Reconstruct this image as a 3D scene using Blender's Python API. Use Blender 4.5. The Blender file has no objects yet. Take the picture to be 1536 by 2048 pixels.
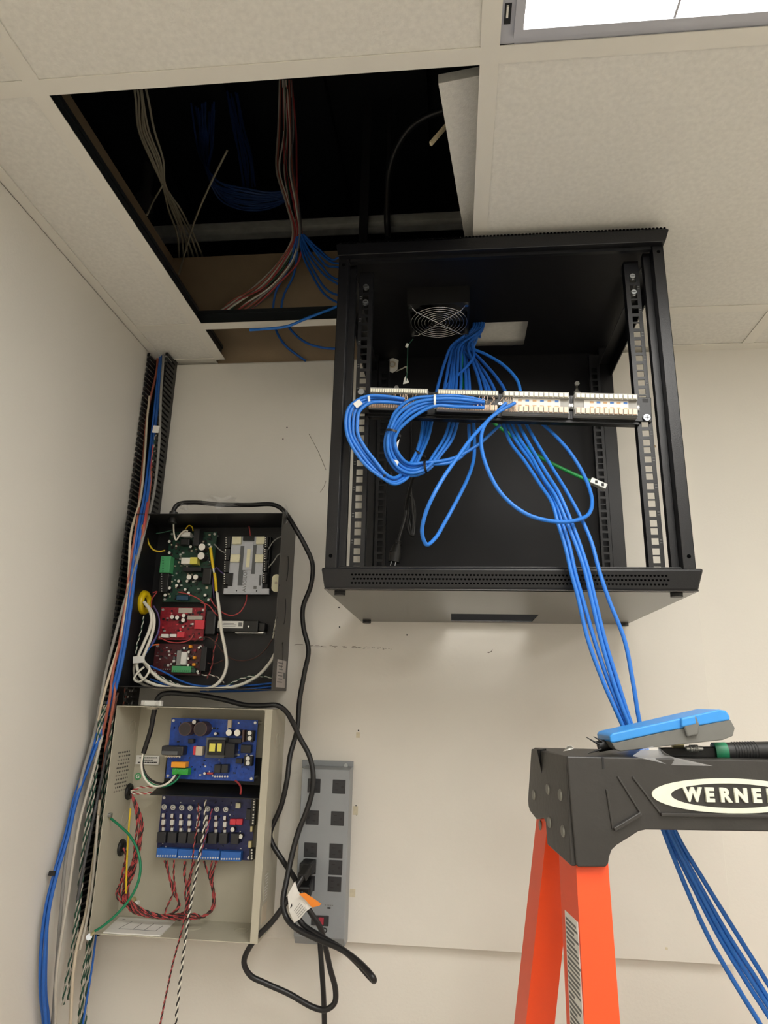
import bpy, math, random
from mathutils import Vector, Matrix
random.seed(7)

# ------------------------------------------------------------------ camera, world, exposure
scene = bpy.context.scene
COL = scene.collection
CEIL = 2.6
F_PX = 1357.36
CAM = Vector((0.7204, -1.4414, 1.8101))
YAW, PITCH, ROLL = -0.10491, 0.27178, 0.02325
_f = Vector((math.sin(YAW) * math.cos(PITCH), math.cos(YAW) * math.cos(PITCH), math.sin(PITCH)))
_r = Vector((math.cos(YAW), -math.sin(YAW), 0))
_u = _r.cross(_f)
RIGHT = _r * math.cos(ROLL) + _u * math.sin(ROLL)
UP = -_r * math.sin(ROLL) + _u * math.cos(ROLL)
cd = bpy.data.cameras.new('camera')
cd.sensor_fit = 'HORIZONTAL'
cd.sensor_width = 36.0
cd.lens = F_PX / 1536 * 36.0
cd.clip_start = 0.02
cam = bpy.data.objects.new('camera', cd)
COL.objects.link(cam)
M3 = Matrix((RIGHT, UP, -_f)).transposed()
cam.matrix_world = Matrix.Translation(CAM) @ M3.to_4x4()
scene.camera = cam

world = bpy.data.worlds.new('world')
scene.world = world
world.use_nodes = True
world.node_tree.nodes['Background'].inputs[0].default_value = (0.5, 0.5, 0.55, 1)
world.node_tree.nodes['Background'].inputs[1].default_value = 0.004
vs = scene.view_settings
vs.view_transform = 'Standard'
vs.look = 'None'
vs.gamma = 1.0
vs.use_curve_mapping = False
vs.exposure = 0.0
LAMP = 10.6            # radiance of the troffer lenses
LAMP_COL = (1.0, 0.975, 0.925)


def ray(px, py):
    return RIGHT * ((px - 768) / F_PX) - UP * ((py - 1024) / F_PX) + _f


def at(px, py, Y):
    """world point on the vertical plane y = Y (metres in front of the wall)"""
    d = ray(px, py)
    return CAM + d * ((Y - CAM.y) / d.y)


def atx(px, py, X):
    d = ray(px, py)
    return CAM + d * ((X - CAM.x) / d.x)


def atz(px, py, Z):
    d = ray(px, py)
    return CAM + d * ((Z - CAM.z) / d.z)


# ------------------------------------------------------------------ materials
def lin(h):
    if isinstance(h, str):
        h = h.lstrip('#')
        c = [int(h[i:i + 2], 16) / 255 for i in (0, 2, 4)]
        return tuple((x / 12.92 if x <= 0.04045 else ((x + 0.055) / 1.055) ** 2.4) for x in c)
    return h


MATS = {}


def mat(name, col, rough=0.5, metal=0.0, var=0.0, vscale=40.0, bump=0.0, bscale=400.0, spec=0.5, emit=None, estr=0.0,
        alpha=1.0, trans=0.0, coat=0.0):
    m = bpy.data.materials.new(name)
    m.use_nodes = True
    nt = m.node_tree
    b = nt.nodes['Principled BSDF']
    c = lin(col)
    b.inputs['Base Color'].default_value = (*c, 1)
    b.inputs['Roughness'].default_value = rough
    b.inputs['Metallic'].default_value = metal
    b.inputs['Specular IOR Level'].default_value = spec
    b.inputs['Alpha'].default_value = alpha
    b.inputs['Transmission Weight'].default_value = trans
    b.inputs['Coat Weight'].default_value = coat
    if emit is not None:
        b.inputs['Emission Color'].default_value = (*lin(emit), 1)
        b.inputs['Emission Strength'].default_value = estr
    if var > 0 or bump > 0:
        tc = nt.nodes.new('ShaderNodeTexCoord')
    if var > 0:
        n = nt.nodes.new('ShaderNodeTexNoise')
        n.inputs['Scale'].default_value = vscale
        n.inputs['Detail'].default_value = 4
        nt.links.new(tc.outputs['Object'], n.inputs['Vector'])
        r = nt.nodes.new('ShaderNodeValToRGB')
        r.color_ramp.elements[0].position = 0.3
        r.color_ramp.elements[1].position = 0.7
        r.color_ramp.elements[0].color = (*[max(0, x * (1 - var)) for x in c], 1)
        r.color_ramp.elements[1].color = (*[min(1, x * (1 + var)) for x in c], 1)
        nt.links.new(n.outputs['Fac'], r.inputs['Fac'])
        nt.links.new(r.outputs['Color'], b.inputs['Base Color'])
    if bump > 0:
        n2 = nt.nodes.new('ShaderNodeTexNoise')
        n2.inputs['Scale'].default_value = bscale
        n2.inputs['Detail'].default_value = 3
        nt.links.new(tc.outputs['Object'], n2.inputs['Vector'])
        bp = nt.nodes.new('ShaderNodeBump')
        bp.inputs['Strength'].default_value = bump
        bp.inputs['Distance'].default_value = 0.002
        nt.links.new(n2.outputs['Fac'], bp.inputs['Height'])
        nt.links.new(bp.outputs['Normal'], b.inputs['Normal'])
    MATS[name] = m
    return m


WALL = mat('wall_paint', '#dedad1', 0.6, var=0.02, vscale=3, bump=0.12, bscale=180, spec=0.3)
BOARDP = mat('painted_plywood', '#ddd9d0', 0.55, var=0.025, vscale=5, bump=0.15, bscale=90, spec=0.35)
TILE = mat('ceiling_tile_fibre', '#e3e0d8', 0.95, var=0.05, vscale=140, bump=0.25, bscale=420, spec=0.1)
TEE = mat('tee_white_paint', '#e4e0d6', 0.45, var=0.01, vscale=20, spec=0.4)
GYPS = mat('unpainted_gypsum', '#a08c72', 0.9, var=0.06, vscale=14, bump=0.1, bscale=200, spec=0.1)
FLOORM = mat('floor_vinyl', '#d2cec6', 0.5, var=0.08, vscale=6)
DECK = mat('dark_deck', '#2a2a2c', 0.9, var=0.1, vscale=8)
GALV = mat('galvanised_steel', '#d2d2cc', 0.45, 0.3, var=0.12, vscale=30)
RACK = mat('rack_black_powder', '#0f0f12', 0.34, 0.0, var=0.08, vscale=60, bump=0.12, bscale=900, spec=0.4)
RACKP = mat('rack_black_panel', '#0d0d10', 0.5, 0.0, var=0.08, vscale=30, bump=0.05, bscale=900, spec=0.3)
RACKB = mat('rack_black_smooth', '#1b1b1d', 0.2, 0.0, var=0.05, vscale=20, bump=0.02, bscale=500, spec=0.75)
BLACKP = mat('black_plastic', '#161616', 0.45, 0, var=0.1, vscale=80, spec=0.5)
CORD = mat('black_cord_jacket', '#151517', 0.38, 0, var=0.08, vscale=60, spec=0.5)
CHROME = mat('zinc_screw', '#aeb2b6', 0.32, 1.0)
WIREG = mat('chrome_wire', '#d8d8d8', 0.2, 1.0)
BLUEC = mat('blue_cable_jacket', '#2a76d2', 0.4, 0, var=0.05, vscale=90, spec=0.45)
BLUED = mat('dark_blue_cable_jacket', '#2460b6', 0.42, 0, var=0.05, vscale=90, spec=0.4)
GREENC = mat('green_cable_jacket', '#1f9a4a', 0.4, 0, var=0.05, vscale=90)
GREYC = mat('grey_cable_jacket', '#8c8a86', 0.5, 0, var=0.05, vscale=70)
LGREYC = mat('light_grey_cable_jacket', '#b7b1a5', 0.5, 0, var=0.05, vscale=70)
DGREYC = mat('dark_grey_cable_jacket', '#4a4a4c', 0.5, 0, var=0.25, vscale=200)
BEIGEC = mat('beige_cable_jacket', '#c9bca6', 0.5, 0, var=0.04, vscale=70)
WHITEC = mat('white_cable_jacket', '#e8e4d6', 0.42, 0, var=0.03, vscale=70)
REDC = mat('red_wire', '#b04444', 0.42, 0, var=0.06, vscale=90)
BRICKC = mat('brick_red_cable', '#a8604e', 0.5, 0, var=0.06, vscale=90)
BLKW = mat('black_wire', '#1c1a1a', 0.42)
BRNW = mat('brown_wire', '#4a2a24', 0.45)
YELC = mat('yellow_wire', '#d8b81c', 0.4, var=0.04, vscale=70)
YELG = mat('yellow_grommet', '#e0c010', 0.35, var=0.04, vscale=70)
GRNW = mat('green_wire', '#0f7a52', 0.42, var=0.05, vscale=70)
DGRNW = mat('dark_green_wire', '#1d4a38', 0.45)
ORANGEW = mat('orange_wire', '#e0703c', 0.45)
PURPW = mat('violet_wire', '#57437a', 0.45)
WHITEP = mat('white_plastic', '#ecebe4', 0.4, var=0.02, vscale=50)
PAPER = mat('white_paper', '#e6e4de', 0.75, var=0.02, vscale=60)
INK = mat('black_ink', '#1a1a1c', 0.6)
HOLE = mat('hole_black', '#030304', 0.95, spec=0.05)
GINK = mat('grey_ink', '#6e6e6c', 0.7)
ORANGEP = mat('orange_print', '#f08a28', 0.6)
LENS = mat('troffer_lens', '#ffffff', 0.4, emit=LAMP_COL, estr=LAMP)
ALU = mat('troffer_frame_paint', '#b9bac2', 0.4, 0.0, var=0.02, vscale=20)
ENCB = mat('enclosure_black', '#111114', 0.5, 0, var=0.08, vscale=50, bump=0.1, bscale=800)
ENCS = mat('enclosure_side_charcoal', '#393735', 0.42, 0, var=0.06, vscale=50, bump=0.1, bscale=800)
CREAM = mat('enclosure_cream', '#b9b4a2', 0.4, 0, var=0.03, vscale=20, bump=0.06, bscale=700)
PCBG = mat('pcb_green', '#123c2c', 0.4, 0, var=0.25, vscale=160)
PCBR = mat('pcb_red', '#8a1a28', 0.4, 0, var=0.3, vscale=160)
PCBR2 = mat('pcb_dark_red', '#4c181e', 0.4, 0, var=0.3, vscale=160)
PCBB = mat('pcb_blue', '#1c4aa8', 0.38, 0, var=0.25, vscale=150)
PCBN = mat('pcb_navy', '#232a5c', 0.4, 0, var=0.25, vscale=150)
SILV = mat('silver_label_plate', '#b9bcc2', 0.4, 0.15, var=0.05, vscale=80)
RELAYB = mat('beige_relay', '#e4dfbe', 0.45, var=0.04, vscale=120)
TERMG = mat('green_terminal', '#4fa56c', 0.45, var=0.06, vscale=120)
TERMBG = mat('bright_green_terminal', '#35a53e', 0.45, var=0.06, vscale=120)
TERMB = mat('blue_terminal', '#2a66b8', 0.42, var=0.06, vscale=120)
SOLDER = mat('silver_component', '#d9d9d6', 0.3, 0.7)
CAPW = mat('capacitor_top', '#efece2', 0.4, 0.1)
CAPBRN = mat('capacitor_brown', '#4e3b38', 0.45)
CAPDK = mat('capacitor_dark_sleeve', '#2c2527', 0.4)
HEAT = mat('black_heatsink', '#222224', 0.4, 0.2)
RELAYK = mat('black_relay', '#26272b', 0.42)
ORG = mat('orange_relay', '#f0a028', 0.45)
YELT = mat('yellow_tape', '#e3db62', 0.5)
REDK = mat('red_dip_switch', '#d83c48', 0.4)
GRYP = mat('grey_ferrite', '#5a5c5e', 0.5)
STRIP = mat('power_strip_grey', '#8f9396', 0.42, 0.0, var=0.04, vscale=30, bump=0.04, bscale=700)
REDSW = mat('red_switch', '#a0283c', 0.3)
LADO = mat('orange_fibreglass', '#ee4f1e', 0.38, 0, var=0.05, vscale=12, spec=0.45)
LADK = mat('black_ladder_plastic', '#312f2d', 0.38, 0, var=0.1, vscale=25, bump=0.15, bscale=120, spec=0.55)
RIVET = mat('rivet_aluminium', '#8f8f88', 0.45, 0.7)
LOGOW = mat('logo_white_paint', '#e2e2d0', 0.5, var=0.04, vscale=120)
TESTB = mat('tester_blue_shell', '#3c93e0', 0.35, var=0.03, vscale=40)
TESTG = mat('tester_grey_rubber', '#6c6c68', 0.5, var=0.05, vscale=40)
GRNP = mat('green_plastic_ring', '#1c7a54', 0.4)
BRASS = mat('brass_nut', '#c9bf94', 0.35, 0.8)
CLEAR = mat('clear_film', '#e8e8e8', 0.25, 0, alpha=0.12, spec=0.35)
BLUESHD = mat('shade_tinted_blue_jacket', '#2a4a86', 0.5, 0, var=0.08, vscale=70)  # blue jacket with the plenum's shade put into its colour
WEBM = mat('tee_web_steel', '#34383a', 0.35, 0.6)
PLENG = mat('plenum_grey_cable', '#a39c88', 0.6)
SLATB = mat('label_blue', '#3a74c0', 0.5)
SLATO = mat('label_tan', '#c9a070', 0.5)
TERMW = mat('terminal_ivory', '#f0ecd8', 0.4)
TERMO = mat('terminal_peach', '#f2d2b4', 0.4)
PPGREY = mat('patch_block_grey', '#9c9a94', 0.45, var=0.05, vscale=60)

# ------------------------------------------------------------------ mesh helpers
WL = {}      # world location of every object that acts as a parent


class MB:
    def __init__(s):
        s.v, s.f, s.s = [], [], []

    def add(s, vs_, fs, smooth=False):
        o = len(s.v)
        s.v += [Vector(p) for p in vs_]
        for q in fs:
            s.f.append([i + o for i in q])
            s.s.append(smooth)
        return s

    def box(s, x0, x1, y0, y1, z0, z1):
        if x0 > x1: x0, x1 = x1, x0
        if y0 > y1: y0, y1 = y1, y0
        if z0 > z1: z0, z1 = z1, z0
        return s.add([(x0, y0, z0), (x1, y0, z0), (x1, y1, z0), (x0, y1, z0), (x0, y0, z1), (x1, y0, z1), (x1, y1, z1), (x0, y1, z1)],
                     [(0, 3, 2, 1), (4, 5, 6, 7), (0, 1, 5, 4), (1, 2, 6, 5), (2, 3, 7, 6), (3, 0, 4, 7)])

    def hexa(s, a, b):
        """a, b: two quads (4 points each), b behind a"""
        return s.add(list(a) + list(b), [(0, 1, 2, 3), (7, 6, 5, 4), (0, 4, 5, 1), (1, 5, 6, 2), (2, 6, 7, 3), (3, 7, 4, 0)])

    def bar(s, p, q, w, h, up=(0, 0, 1)):
        p, q = Vector(p), Vector(q)
        d = (q - p).normalized()
        a = d.cross(Vector(up))
        if a.length < 1e-6: a = d.cross(Vector((1, 0, 0)))
        a.normalize()
        b = a.cross(d).normalized()
        a *= w / 2
        b *= h / 2
        return s.hexa([p - a - b, p + a - b, p + a + b, p - a + b], [q - a - b, q + a - b, q + a + b, q - a + b])

    def cyl(s, p, q, r, n=18, r2=None, caps=True):
        p, q = Vector(p), Vector(q)
        d = (q - p).normalized()
        a = d.orthogonal().normalized()
        b = d.cross(a)
        r2 = r if r2 is None else r2
        vs_ = [p + (a * math.cos(t) + b * math.sin(t)) * r for t in [2 * math.pi * i / n for i in range(n)]]
        vs_ += [q + (a * math.cos(t) + b * math.sin(t)) * r2 for t in [2 * math.pi * i / n for i in range(n)]]
        s.add(vs_, [(i, (i + 1) % n, n + (i + 1) % n, n + i) for i in range(n)], True)
        if caps:
            s.add(vs_[:n], [tuple(range(n - 1, -1, -1))])
            s.add(vs_[n:], [tuple(range(n))])
        return s

    def ring(s, c, axis, R, r, n=36, m=6):
        c, ax = Vector(c), Vector(axis).normalized()
        a = ax.orthogonal().normalized()
        b = ax.cross(a)
        vs_ = []
        for i in range(n):
            t = 2 * math.pi * i / n
            d = a * math.cos(t) + b * math.sin(t)
            for j in range(m):
                k = 2 * math.pi * j / m
                vs_.append(c + d * (R + r * math.cos(k)) + ax * (r * math.sin(k)))
        fs = [(i * m + j, ((i + 1) % n) * m + j, ((i + 1) % n) * m + (j + 1) % m, i * m + (j + 1) % m) for i in range(n) for j in range(m)]
        return s.add(vs_, fs, True)

    def tube(s, pts, r, n=8):
        pts = [Vector(p) for p in pts]
        k = len(pts)
        T = []
        for i in range(k):
            d = pts[min(i + 1, k - 1)] - pts[max(i - 1, 0)]
            T.append(d.normalized() if d.length > 1e-9 else Vector((0, 0, 1)))
        nrm = T[0].orthogonal().normalized()
        vs_ = []
        for i in range(k):
            nrm = (nrm - T[i] * nrm.dot(T[i]))
            if nrm.length < 1e-6: nrm = T[i].orthogonal()
            nrm.normalize()
            b = T[i].cross(nrm)
            for j in range(n):
                t = 2 * math.pi * j / n
                vs_.append(pts[i] + (nrm * math.cos(t) + b * math.sin(t)) * r)
        fs = [(i * n + j, i * n + (j + 1) % n, (i + 1) * n + (j + 1) % n, (i + 1) * n + j) for i in range(k - 1) for j in range(n)]
        s.add(vs_, fs, True)
        s.add(vs_[:n], [tuple(range(n - 1, -1, -1))])
        s.add(vs_[-n:], [tuple(range(n))])
        return s

    def prism(s, poly, axis, a, b):
        """poly: 2-D outline; axis 'y': (x,z) extruded from y=a to y=b; 'x': (y,z); 'z': (x,y)"""
        def P(u, v, w):
            return {'y': (u, w, v), 'x': (w, u, v), 'z': (u, v, w)}[axis]
        n = len(poly)
        vs_ = [P(u, v, a) for u, v in poly] + [P(u, v, b) for u, v in poly]
        fs = [tuple(range(n)), tuple(range(2 * n - 1, n - 1, -1))] + [(i, n + i, n + (i + 1) % n, (i + 1) % n) for i in range(n)]
        return s.add(vs_, fs)

    def build(s, name, m, parent=None, bevel=0.0, seg=2, recalc=True):
        xs = [p.x for p in s.v]; ys = [p.y for p in s.v]; zs = [p.z for p in s.v]
        c = Vector(((min(xs) + max(xs)) / 2, (min(ys) + max(ys)) / 2, (min(zs) + max(zs)) / 2))
        me = bpy.data.meshes.new(name)
        me.from_pydata([p - c for p in s.v], [], s.f)
        me.polygons.foreach_set('use_smooth', s.s)
        me.materials.append(m)
        me.update()
        if recalc:
            import bmesh
            bm = bmesh.new()
            bm.from_mesh(me)
            bmesh.ops.recalc_face_normals(bm, faces=bm.faces)
            bm.to_mesh(me)
            bm.free()
        o = bpy.data.objects.new(name, me)
        COL.objects.link(o)
        base = WL.get(parent.name, Vector()) if parent else Vector()
        if parent: o.parent = parent
        o.location = c - base
        WL[o.name] = c
        if bevel > 0:
            b = o.modifiers.new('bevel', 'BEVEL')
            b.width = bevel
            b.segments = seg
            b.limit_method = 'ANGLE'
        return o


def tag(o, label=None, cat=None, group=None, kind=None):
    if label: o['label'] = label
    if cat: o['category'] = cat
    if group: o['group'] = group
    if kind: o['kind'] = kind
    return o


def thing(name, loc, label, cat, group=None):
    o = bpy.data.objects.new(name, None)
    o.empty_display_size = 0.02
    COL.objects.link(o)
    o.location = Vector(loc)
    WL[o.name] = Vector(loc)
    return tag(o, label, cat, group)


def box(name, x0, x1, y0, y1, z0, z1, m, parent=None, bevel=0.0):
    return MB().box(x0, x1, y0, y1, z0, z1).build(name, m, parent, bevel)


def cyl(name, p, q, r, m, parent=None, n=18, r2=None, bevel=0.0):
    return MB().cyl(p, q, r, n, r2).build(name, m, parent, bevel)


def catmull(pts, per=7):
    pts = [Vector(p) for p in pts]
    if len(pts) < 3:
        return pts
    P = [pts[0] * 2 - pts[1]] + pts + [pts[-1] * 2 - pts[-2]]
    out = []
    for i in range(1, len(P) - 2):
        p0, p1, p2, p3 = P[i - 1], P[i], P[i + 1], P[i + 2]
        # centripetal-like
        t0, t1 = 0, max((p1 - p0).length, 1e-6) ** .5
        t2 = t1 + max((p2 - p1).length, 1e-6) ** .5
        t3 = t2 + max((p3 - p2).length, 1e-6) ** .5
        for k in range(per):
            t = t1 + (t2 - t1) * k / per
            A1 = p0 * ((t1 - t) / (t1 - t0)) + p1 * ((t - t0) / (t1 - t0))
            A2 = p1 * ((t2 - t) / (t2 - t1)) + p2 * ((t - t1) / (t2 - t1))
            A3 = p2 * ((t3 - t) / (t3 - t2)) + p3 * ((t - t2) / (t3 - t2))
            B1 = A1 * ((t2 - t) / (t2 - t0)) + A2 * ((t - t0) / (t2 - t0))
            B2 = A2 * ((t3 - t) / (t3 - t1)) + A3 * ((t - t1) / (t3 - t1))
            out.append(B1 * ((t2 - t) / (t2 - t1)) + B2 * ((t - t1) / (t2 - t1)))
    out.append(pts[-1])
    return out


def W3(pts, Y=None):
    """(px, py, Y) triples -> points on real vertical planes; Vectors pass through"""
    out = []
    for p in pts:
        if isinstance(p, Vector):
            out.append(p)
        elif len(p) == 3:
            out.append(at(*p))
        else:
            out.append(at(p[0], p[1], Y))
    return out


def hang(P):
    """cables that leave the view at the bottom go on down to the floor"""
    d = P[-1] - CAM
    if 1024 - F_PX * d.dot(UP) / d.dot(_f) < 2035 or P[-1].z > 1.6:
        return P
    e, v = P[-1], (P[-1] - P[-2]).normalized()
    z = e.z
    k = max(min(v.x, 0.6), -0.6)
    P = P + [e + Vector((k * 0.22, v.y * 0.1, -0.22)), Vector((e.x + k * 0.42, e.y, z * 0.45)), Vector((max(e.x + k * 0.5, 0.02), e.y, 0.006))]
    return P


def cable(name, pts, r, m, label, cat='cable', group=None, Y=None, per=7, n=8):
    o = MB().tube(catmull(hang(W3(pts, Y)), per), r, n).build(name, m, None, recalc=False)
    return tag(o, label, cat, group)


def wirepart(name, pts, r, m, parent, Y=None, per=6, n=6):
    return MB().tube(catmull(W3(pts, Y), per), r, n).build(name, m, parent, recalc=False)


def resample(pts, step):
    out = [pts[0]]
    acc = 0
    for a, b in zip(pts, pts[1:]):
        L = (b - a).length
        while acc + L >= step:
            t = (step - acc) / L
            a = a.lerp(b, t)
            out.append(a)
            L = (b - a).length
            acc = 0
        acc += L
    out.append(pts[-1])
    return out


def twisted(name, pts, r, ma, mb, label, cat='wire', group=None, Y=None, pitch=0.018, n=5):
    c = resample(catmull(hang(W3(pts, Y)), 6), pitch / 6)
    T = [(c[min(i + 1, len(c) - 1)] - c[max(i - 1, 0)]).normalized() for i in range(len(c))]
    nrm = T[0].orthogonal().normalized()
    A, B = [], []
    ph = random.uniform(0, 6.28)
    for i, p in enumerate(c):
        nrm = (nrm - T[i] * nrm.dot(T[i])).normalized()
        b = T[i].cross(nrm)
        t = ph + i * 2 * math.pi / 6
        d = (nrm * math.cos(t) + b * math.sin(t)) * r
        A.append(p + d)
        B.append(p - d)
    root = thing(name, c[0], label, cat, group)
    MB().tube(A, r, n).build('strand', ma, root, recalc=False)
    MB().tube(B, r, n).build('strand', mb, root, recalc=False)
    return root


def pxbox(name, x0, y0, x1, y1, Yf, depth, m, parent, bevel=0.0, shear=True):
    """a component whose front face sits on plane Yf and covers the given patch of it"""
    a, b, c2, d = at(x0, y0, Yf), at(x1, y0, Yf), at(x1, y1, Yf), at(x0, y1, Yf)
    X0, X1 = (a.x + d.x) / 2, (b.x + c2.x) / 2
    Z0, Z1 = (c2.z + d.z) / 2, (a.z + b.z) / 2
    return box(name, X0, X1, Yf, Yf + depth, Z0, Z1, m, parent, bevel)


def pxcyl(name, px, py, rpx, Yf, depth, m, parent, n=16, side=None):
    p = at(px, py, Yf)
    q = at(px + rpx, py, Yf)
    r = (q - p).length
    if side is None:
        return cyl(name, p, p + Vector((0, depth, 0)), r, m, parent, n)
    o = cyl(name, p + Vector((0, 0.0006, 0)), p + Vector((0, depth, 0)), r, side, parent, n)
    MB().cyl(p, p + Vector((0, 0.0006, 0)), r * 0.93, n).build('cap_top', m, o)
    return o


def text_mesh(name, body, size, m, parent, loc, rot, extrude=0.0005, offset=0.0, align='CENTER', sx=1.0):
    cu = bpy.data.curves.new(name, 'FONT')
    cu.body = body
    cu.size = size
    cu.extrude = extrude
    cu.offset = offset
    cu.align_x = align
    cu.align_y = 'CENTER'
    cu.resolution_u = 4
    tmp = bpy.data.objects.new('tmp_text', cu)
    COL.objects.link(tmp)
    dg = bpy.context.evaluated_depsgraph_get()
    me = bpy.data.meshes.new_from_object(tmp.evaluated_get(dg))
    bpy.data.objects.remove(tmp)
    me.name = name
    me.materials.clear()
    me.materials.append(m)
    for v in me.vertices: v.co.x *= sx
    o = bpy.data.objects.new(name, me)
    COL.objects.link(o)
    if parent:
        o.parent = parent
    o.location = Vector(loc) - (WL.get(parent.name, Vector()) if parent else Vector())
    o.rotation_euler = rot
    return o


ORD = ['first', 'second', 'third', 'fourth', 'fifth', 'sixth', 'seventh', 'eighth', 'ninth', 'tenth', 'eleventh', 'twelfth', 'thirteenth', 'fourteenth']


def bundle(centre, n, spread, depth, rnd=0.0, seed=0):
    """n paths side by side along a centre line of (px, py, Y, tightness); spread in px of the photo plane, depth in metres"""
    rr = random.Random(seed)
    out = []
    m = len(centre)
    for i in range(n):
        o = i - (n - 1) / 2
        path = []
        for k in range(m):
            x, y, Y, tg_ = centre[k]
            xa, ya = centre[max(k - 1, 0)][:2]
            xb, yb = centre[min(k + 1, m - 1)][:2]
            L = math.hypot(xb - xa, yb - ya) or 1
            nx, ny = -(yb - ya) / L, (xb - xa) / L
            dd = o * spread * tg_ + rr.uniform(-rnd, rnd) * tg_
            path.append(at(x + nx * dd, y + ny * dd, Y + depth * ((i * 2) % 3 - 1) * (1.6 - tg_)))
        out.append(path)
    return out

# ------------------------------------------------------------------ room shell
T, TW = 0.6096, 0.024
XMAX, YMIN, YW = 3.35, -4.2, 0.018
tag(box('floor', -0.1, XMAX + 0.1, YMIN - 0.1, YW + 0.1, -0.1, 0, FLOORM), kind='structure')
tag(box('wall_back', -0.1, XMAX + 0.1, YW, YW + 0.1, 0, CEIL, WALL), kind='structure')
tag(box('wall_left', -0.1, 0, YMIN, YW, 0, CEIL, WALL), kind='structure')
tag(box('wall_right', XMAX, XMAX + 0.1, YMIN, YW, 0, CEIL, WALL), kind='structure')
tag(box('wall_front', -0.1, XMAX + 0.1, YMIN - 0.1, YMIN, 0, CEIL, WALL), kind='structure')
tag(box('wall_back_upper', -0.1, XMAX + 0.1, YW, YW + 0.1, CEIL, 2.908, GYPS), kind='structure')
tag(box('wall_left_upper', -0.1, 0, YMIN, YW, CEIL, 2.908, GYPS), kind='structure')
dk = MB().box(-2.5, 5, -5, 3.5, 3.6, 3.65)
for i in range(24):
    dk.box(-2.5 + i * 0.3, -2.35 + i * 0.3, -5, 3.5, 3.56, 3.6)
tag(dk.build('ceiling_deck', DECK), kind='structure')

# suspended ceiling: tiles, main tees (run along x), cross tees (run along y)
ceil = bpy.data.objects.new('ceiling', None)
COL.objects.link(ceil)
ceil.location = (0, 0, CEIL)
WL['ceiling'] = Vector((0, 0, CEIL))
tag(ceil, kind='structure')
XB = [0.148 + T * k for k in range(6)]
YB = [-0.139 - T * k for k in range(7)]
cols = [(0.0, XB[0])] + [(XB[k] + TW, XB[k + 1] if k < 5 else XMAX) for k in range(6)]
rows = [(0.0, YB[0])] + [(YB[k] - TW, YB[k + 1] if k < 6 else YMIN) for k in range(7)]
OPEN = {(1, 0), (1, 1)}
LIGHT = {(2, 2), (2, 3), (5, 2), (5, 3), (2, 5), (2, 6), (5, 5), (5, 6)}


def tee(bx0, bx1, by0, by1, along, name):
    o = MB().box(bx0, bx1, by0, by1, CEIL, CEIL + 0.0015).build(name, TEE, ceil)
    m = MB()
    if along == 'x':
        c = (by0 + by1) / 2
        m.box(bx0, bx1, c - 0.0015, c + 0.0015, CEIL + 0.0015, CEIL + 0.03).box(bx0, bx1, c - 0.004, c + 0.004, CEIL + 0.03, CEIL + 0.038)
    else:
        c = (bx0 + bx1) / 2
        m.box(c - 0.0015, c + 0.0015, by0, by1, CEIL + 0.0015, CEIL + 0.03).box(c - 0.004, c + 0.004, by0, by1, CEIL + 0.03, CEIL + 0.038)
    m.build('tee_web', WEBM, o)


for y in YB:
    tee(0, XMAX, y - TW, y, 'x', 'main_tee')
for ci in range(6):
    for ri, (ya, yb) in enumerate(rows):
        tee(XB[ci], XB[ci] + TW, yb, ya, 'y', 'cross_tee')
tile_cache = {}
for ci, (xa, xb) in enumerate(cols):
    for ri, (ya, yb) in enumerate(rows):
        if (ci, ri) in OPEN or (ci, ri) in LIGHT:
            continue
        key = (round(xb - xa, 3), round(ya - yb, 3))
        e = 0.006
        c = Vector(((xa + xb) / 2, (ya + yb) / 2, CEIL + 0.0105))
        if key not in tile_cache:
            tile_cache[key] = MB().box(xa - e, xb + e, yb - e, ya + e, CEIL + 0.002, CEIL + 0.019).build('ceiling_tile', TILE, ceil)
        else:
            o = tile_cache[key].copy()
            COL.objects.link(o)
            o.location = c - WL['ceiling']
MB().box(0, 0.021, YMIN, 0, CEIL - 0.001, CEIL + 0.0012).box(0, 0.0012, YMIN, 0, CEIL - 0.001, CEIL + 0.02).build('wall_angle', TEE, ceil)
MB().box(0.0, XB[0], -0.008, YW, CEIL - 0.001, CEIL + 0.0012).box(XB[1], XMAX, -0.008, YW, CEIL - 0.001, CEIL + 0.0012).build('wall_angle', TEE, ceil)

# plywood backboard, painted like the wall (4 ft square)
bb = thing('plywood_backboard', (0.61, 0, 1.37), 'beige painted plywood board the rack and boxes hang on', 'backboard')
MB().box(0.001, 1.2195, 0.0, YW - 0.0003, 1.3695, 2.589).build('panel', BOARDP, bb, 0.0008)
m = MB()
for (px, py) in [(678, 1215), (679, 1254), (717, 1461), (718, 1473), (712, 1612), (713, 1629), (705, 1780), (706, 1792), (574, 855), (566, 878), (814, 1270)]:
    p = at(px, py, 0)
    m.cyl(p + Vector((0, -0.0003, 0)), p + Vector((0, 0.002, 0)), 0.0016, 8)
tag(m.build('screw_hole', INK, bb), kind='stuff')
FILL = mat('filler', '#cfc6ac', 0.8, var=0.08, vscale=120)
for (px, py, w, h) in [(716, 1470, 14, 20), (711, 1621, 18, 30), (705, 1786, 20, 26), (1333, 1897, 8, 8)]:
    p = at(px, py, 0)
    s = 0.00045 * 1.2
    box('filler_patch', p.x - w * s / 2, p.x + w * s / 2, -0.0004, 0.001, p.z - h * s / 2, p.z + h * s / 2, FILL, bb)

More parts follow.
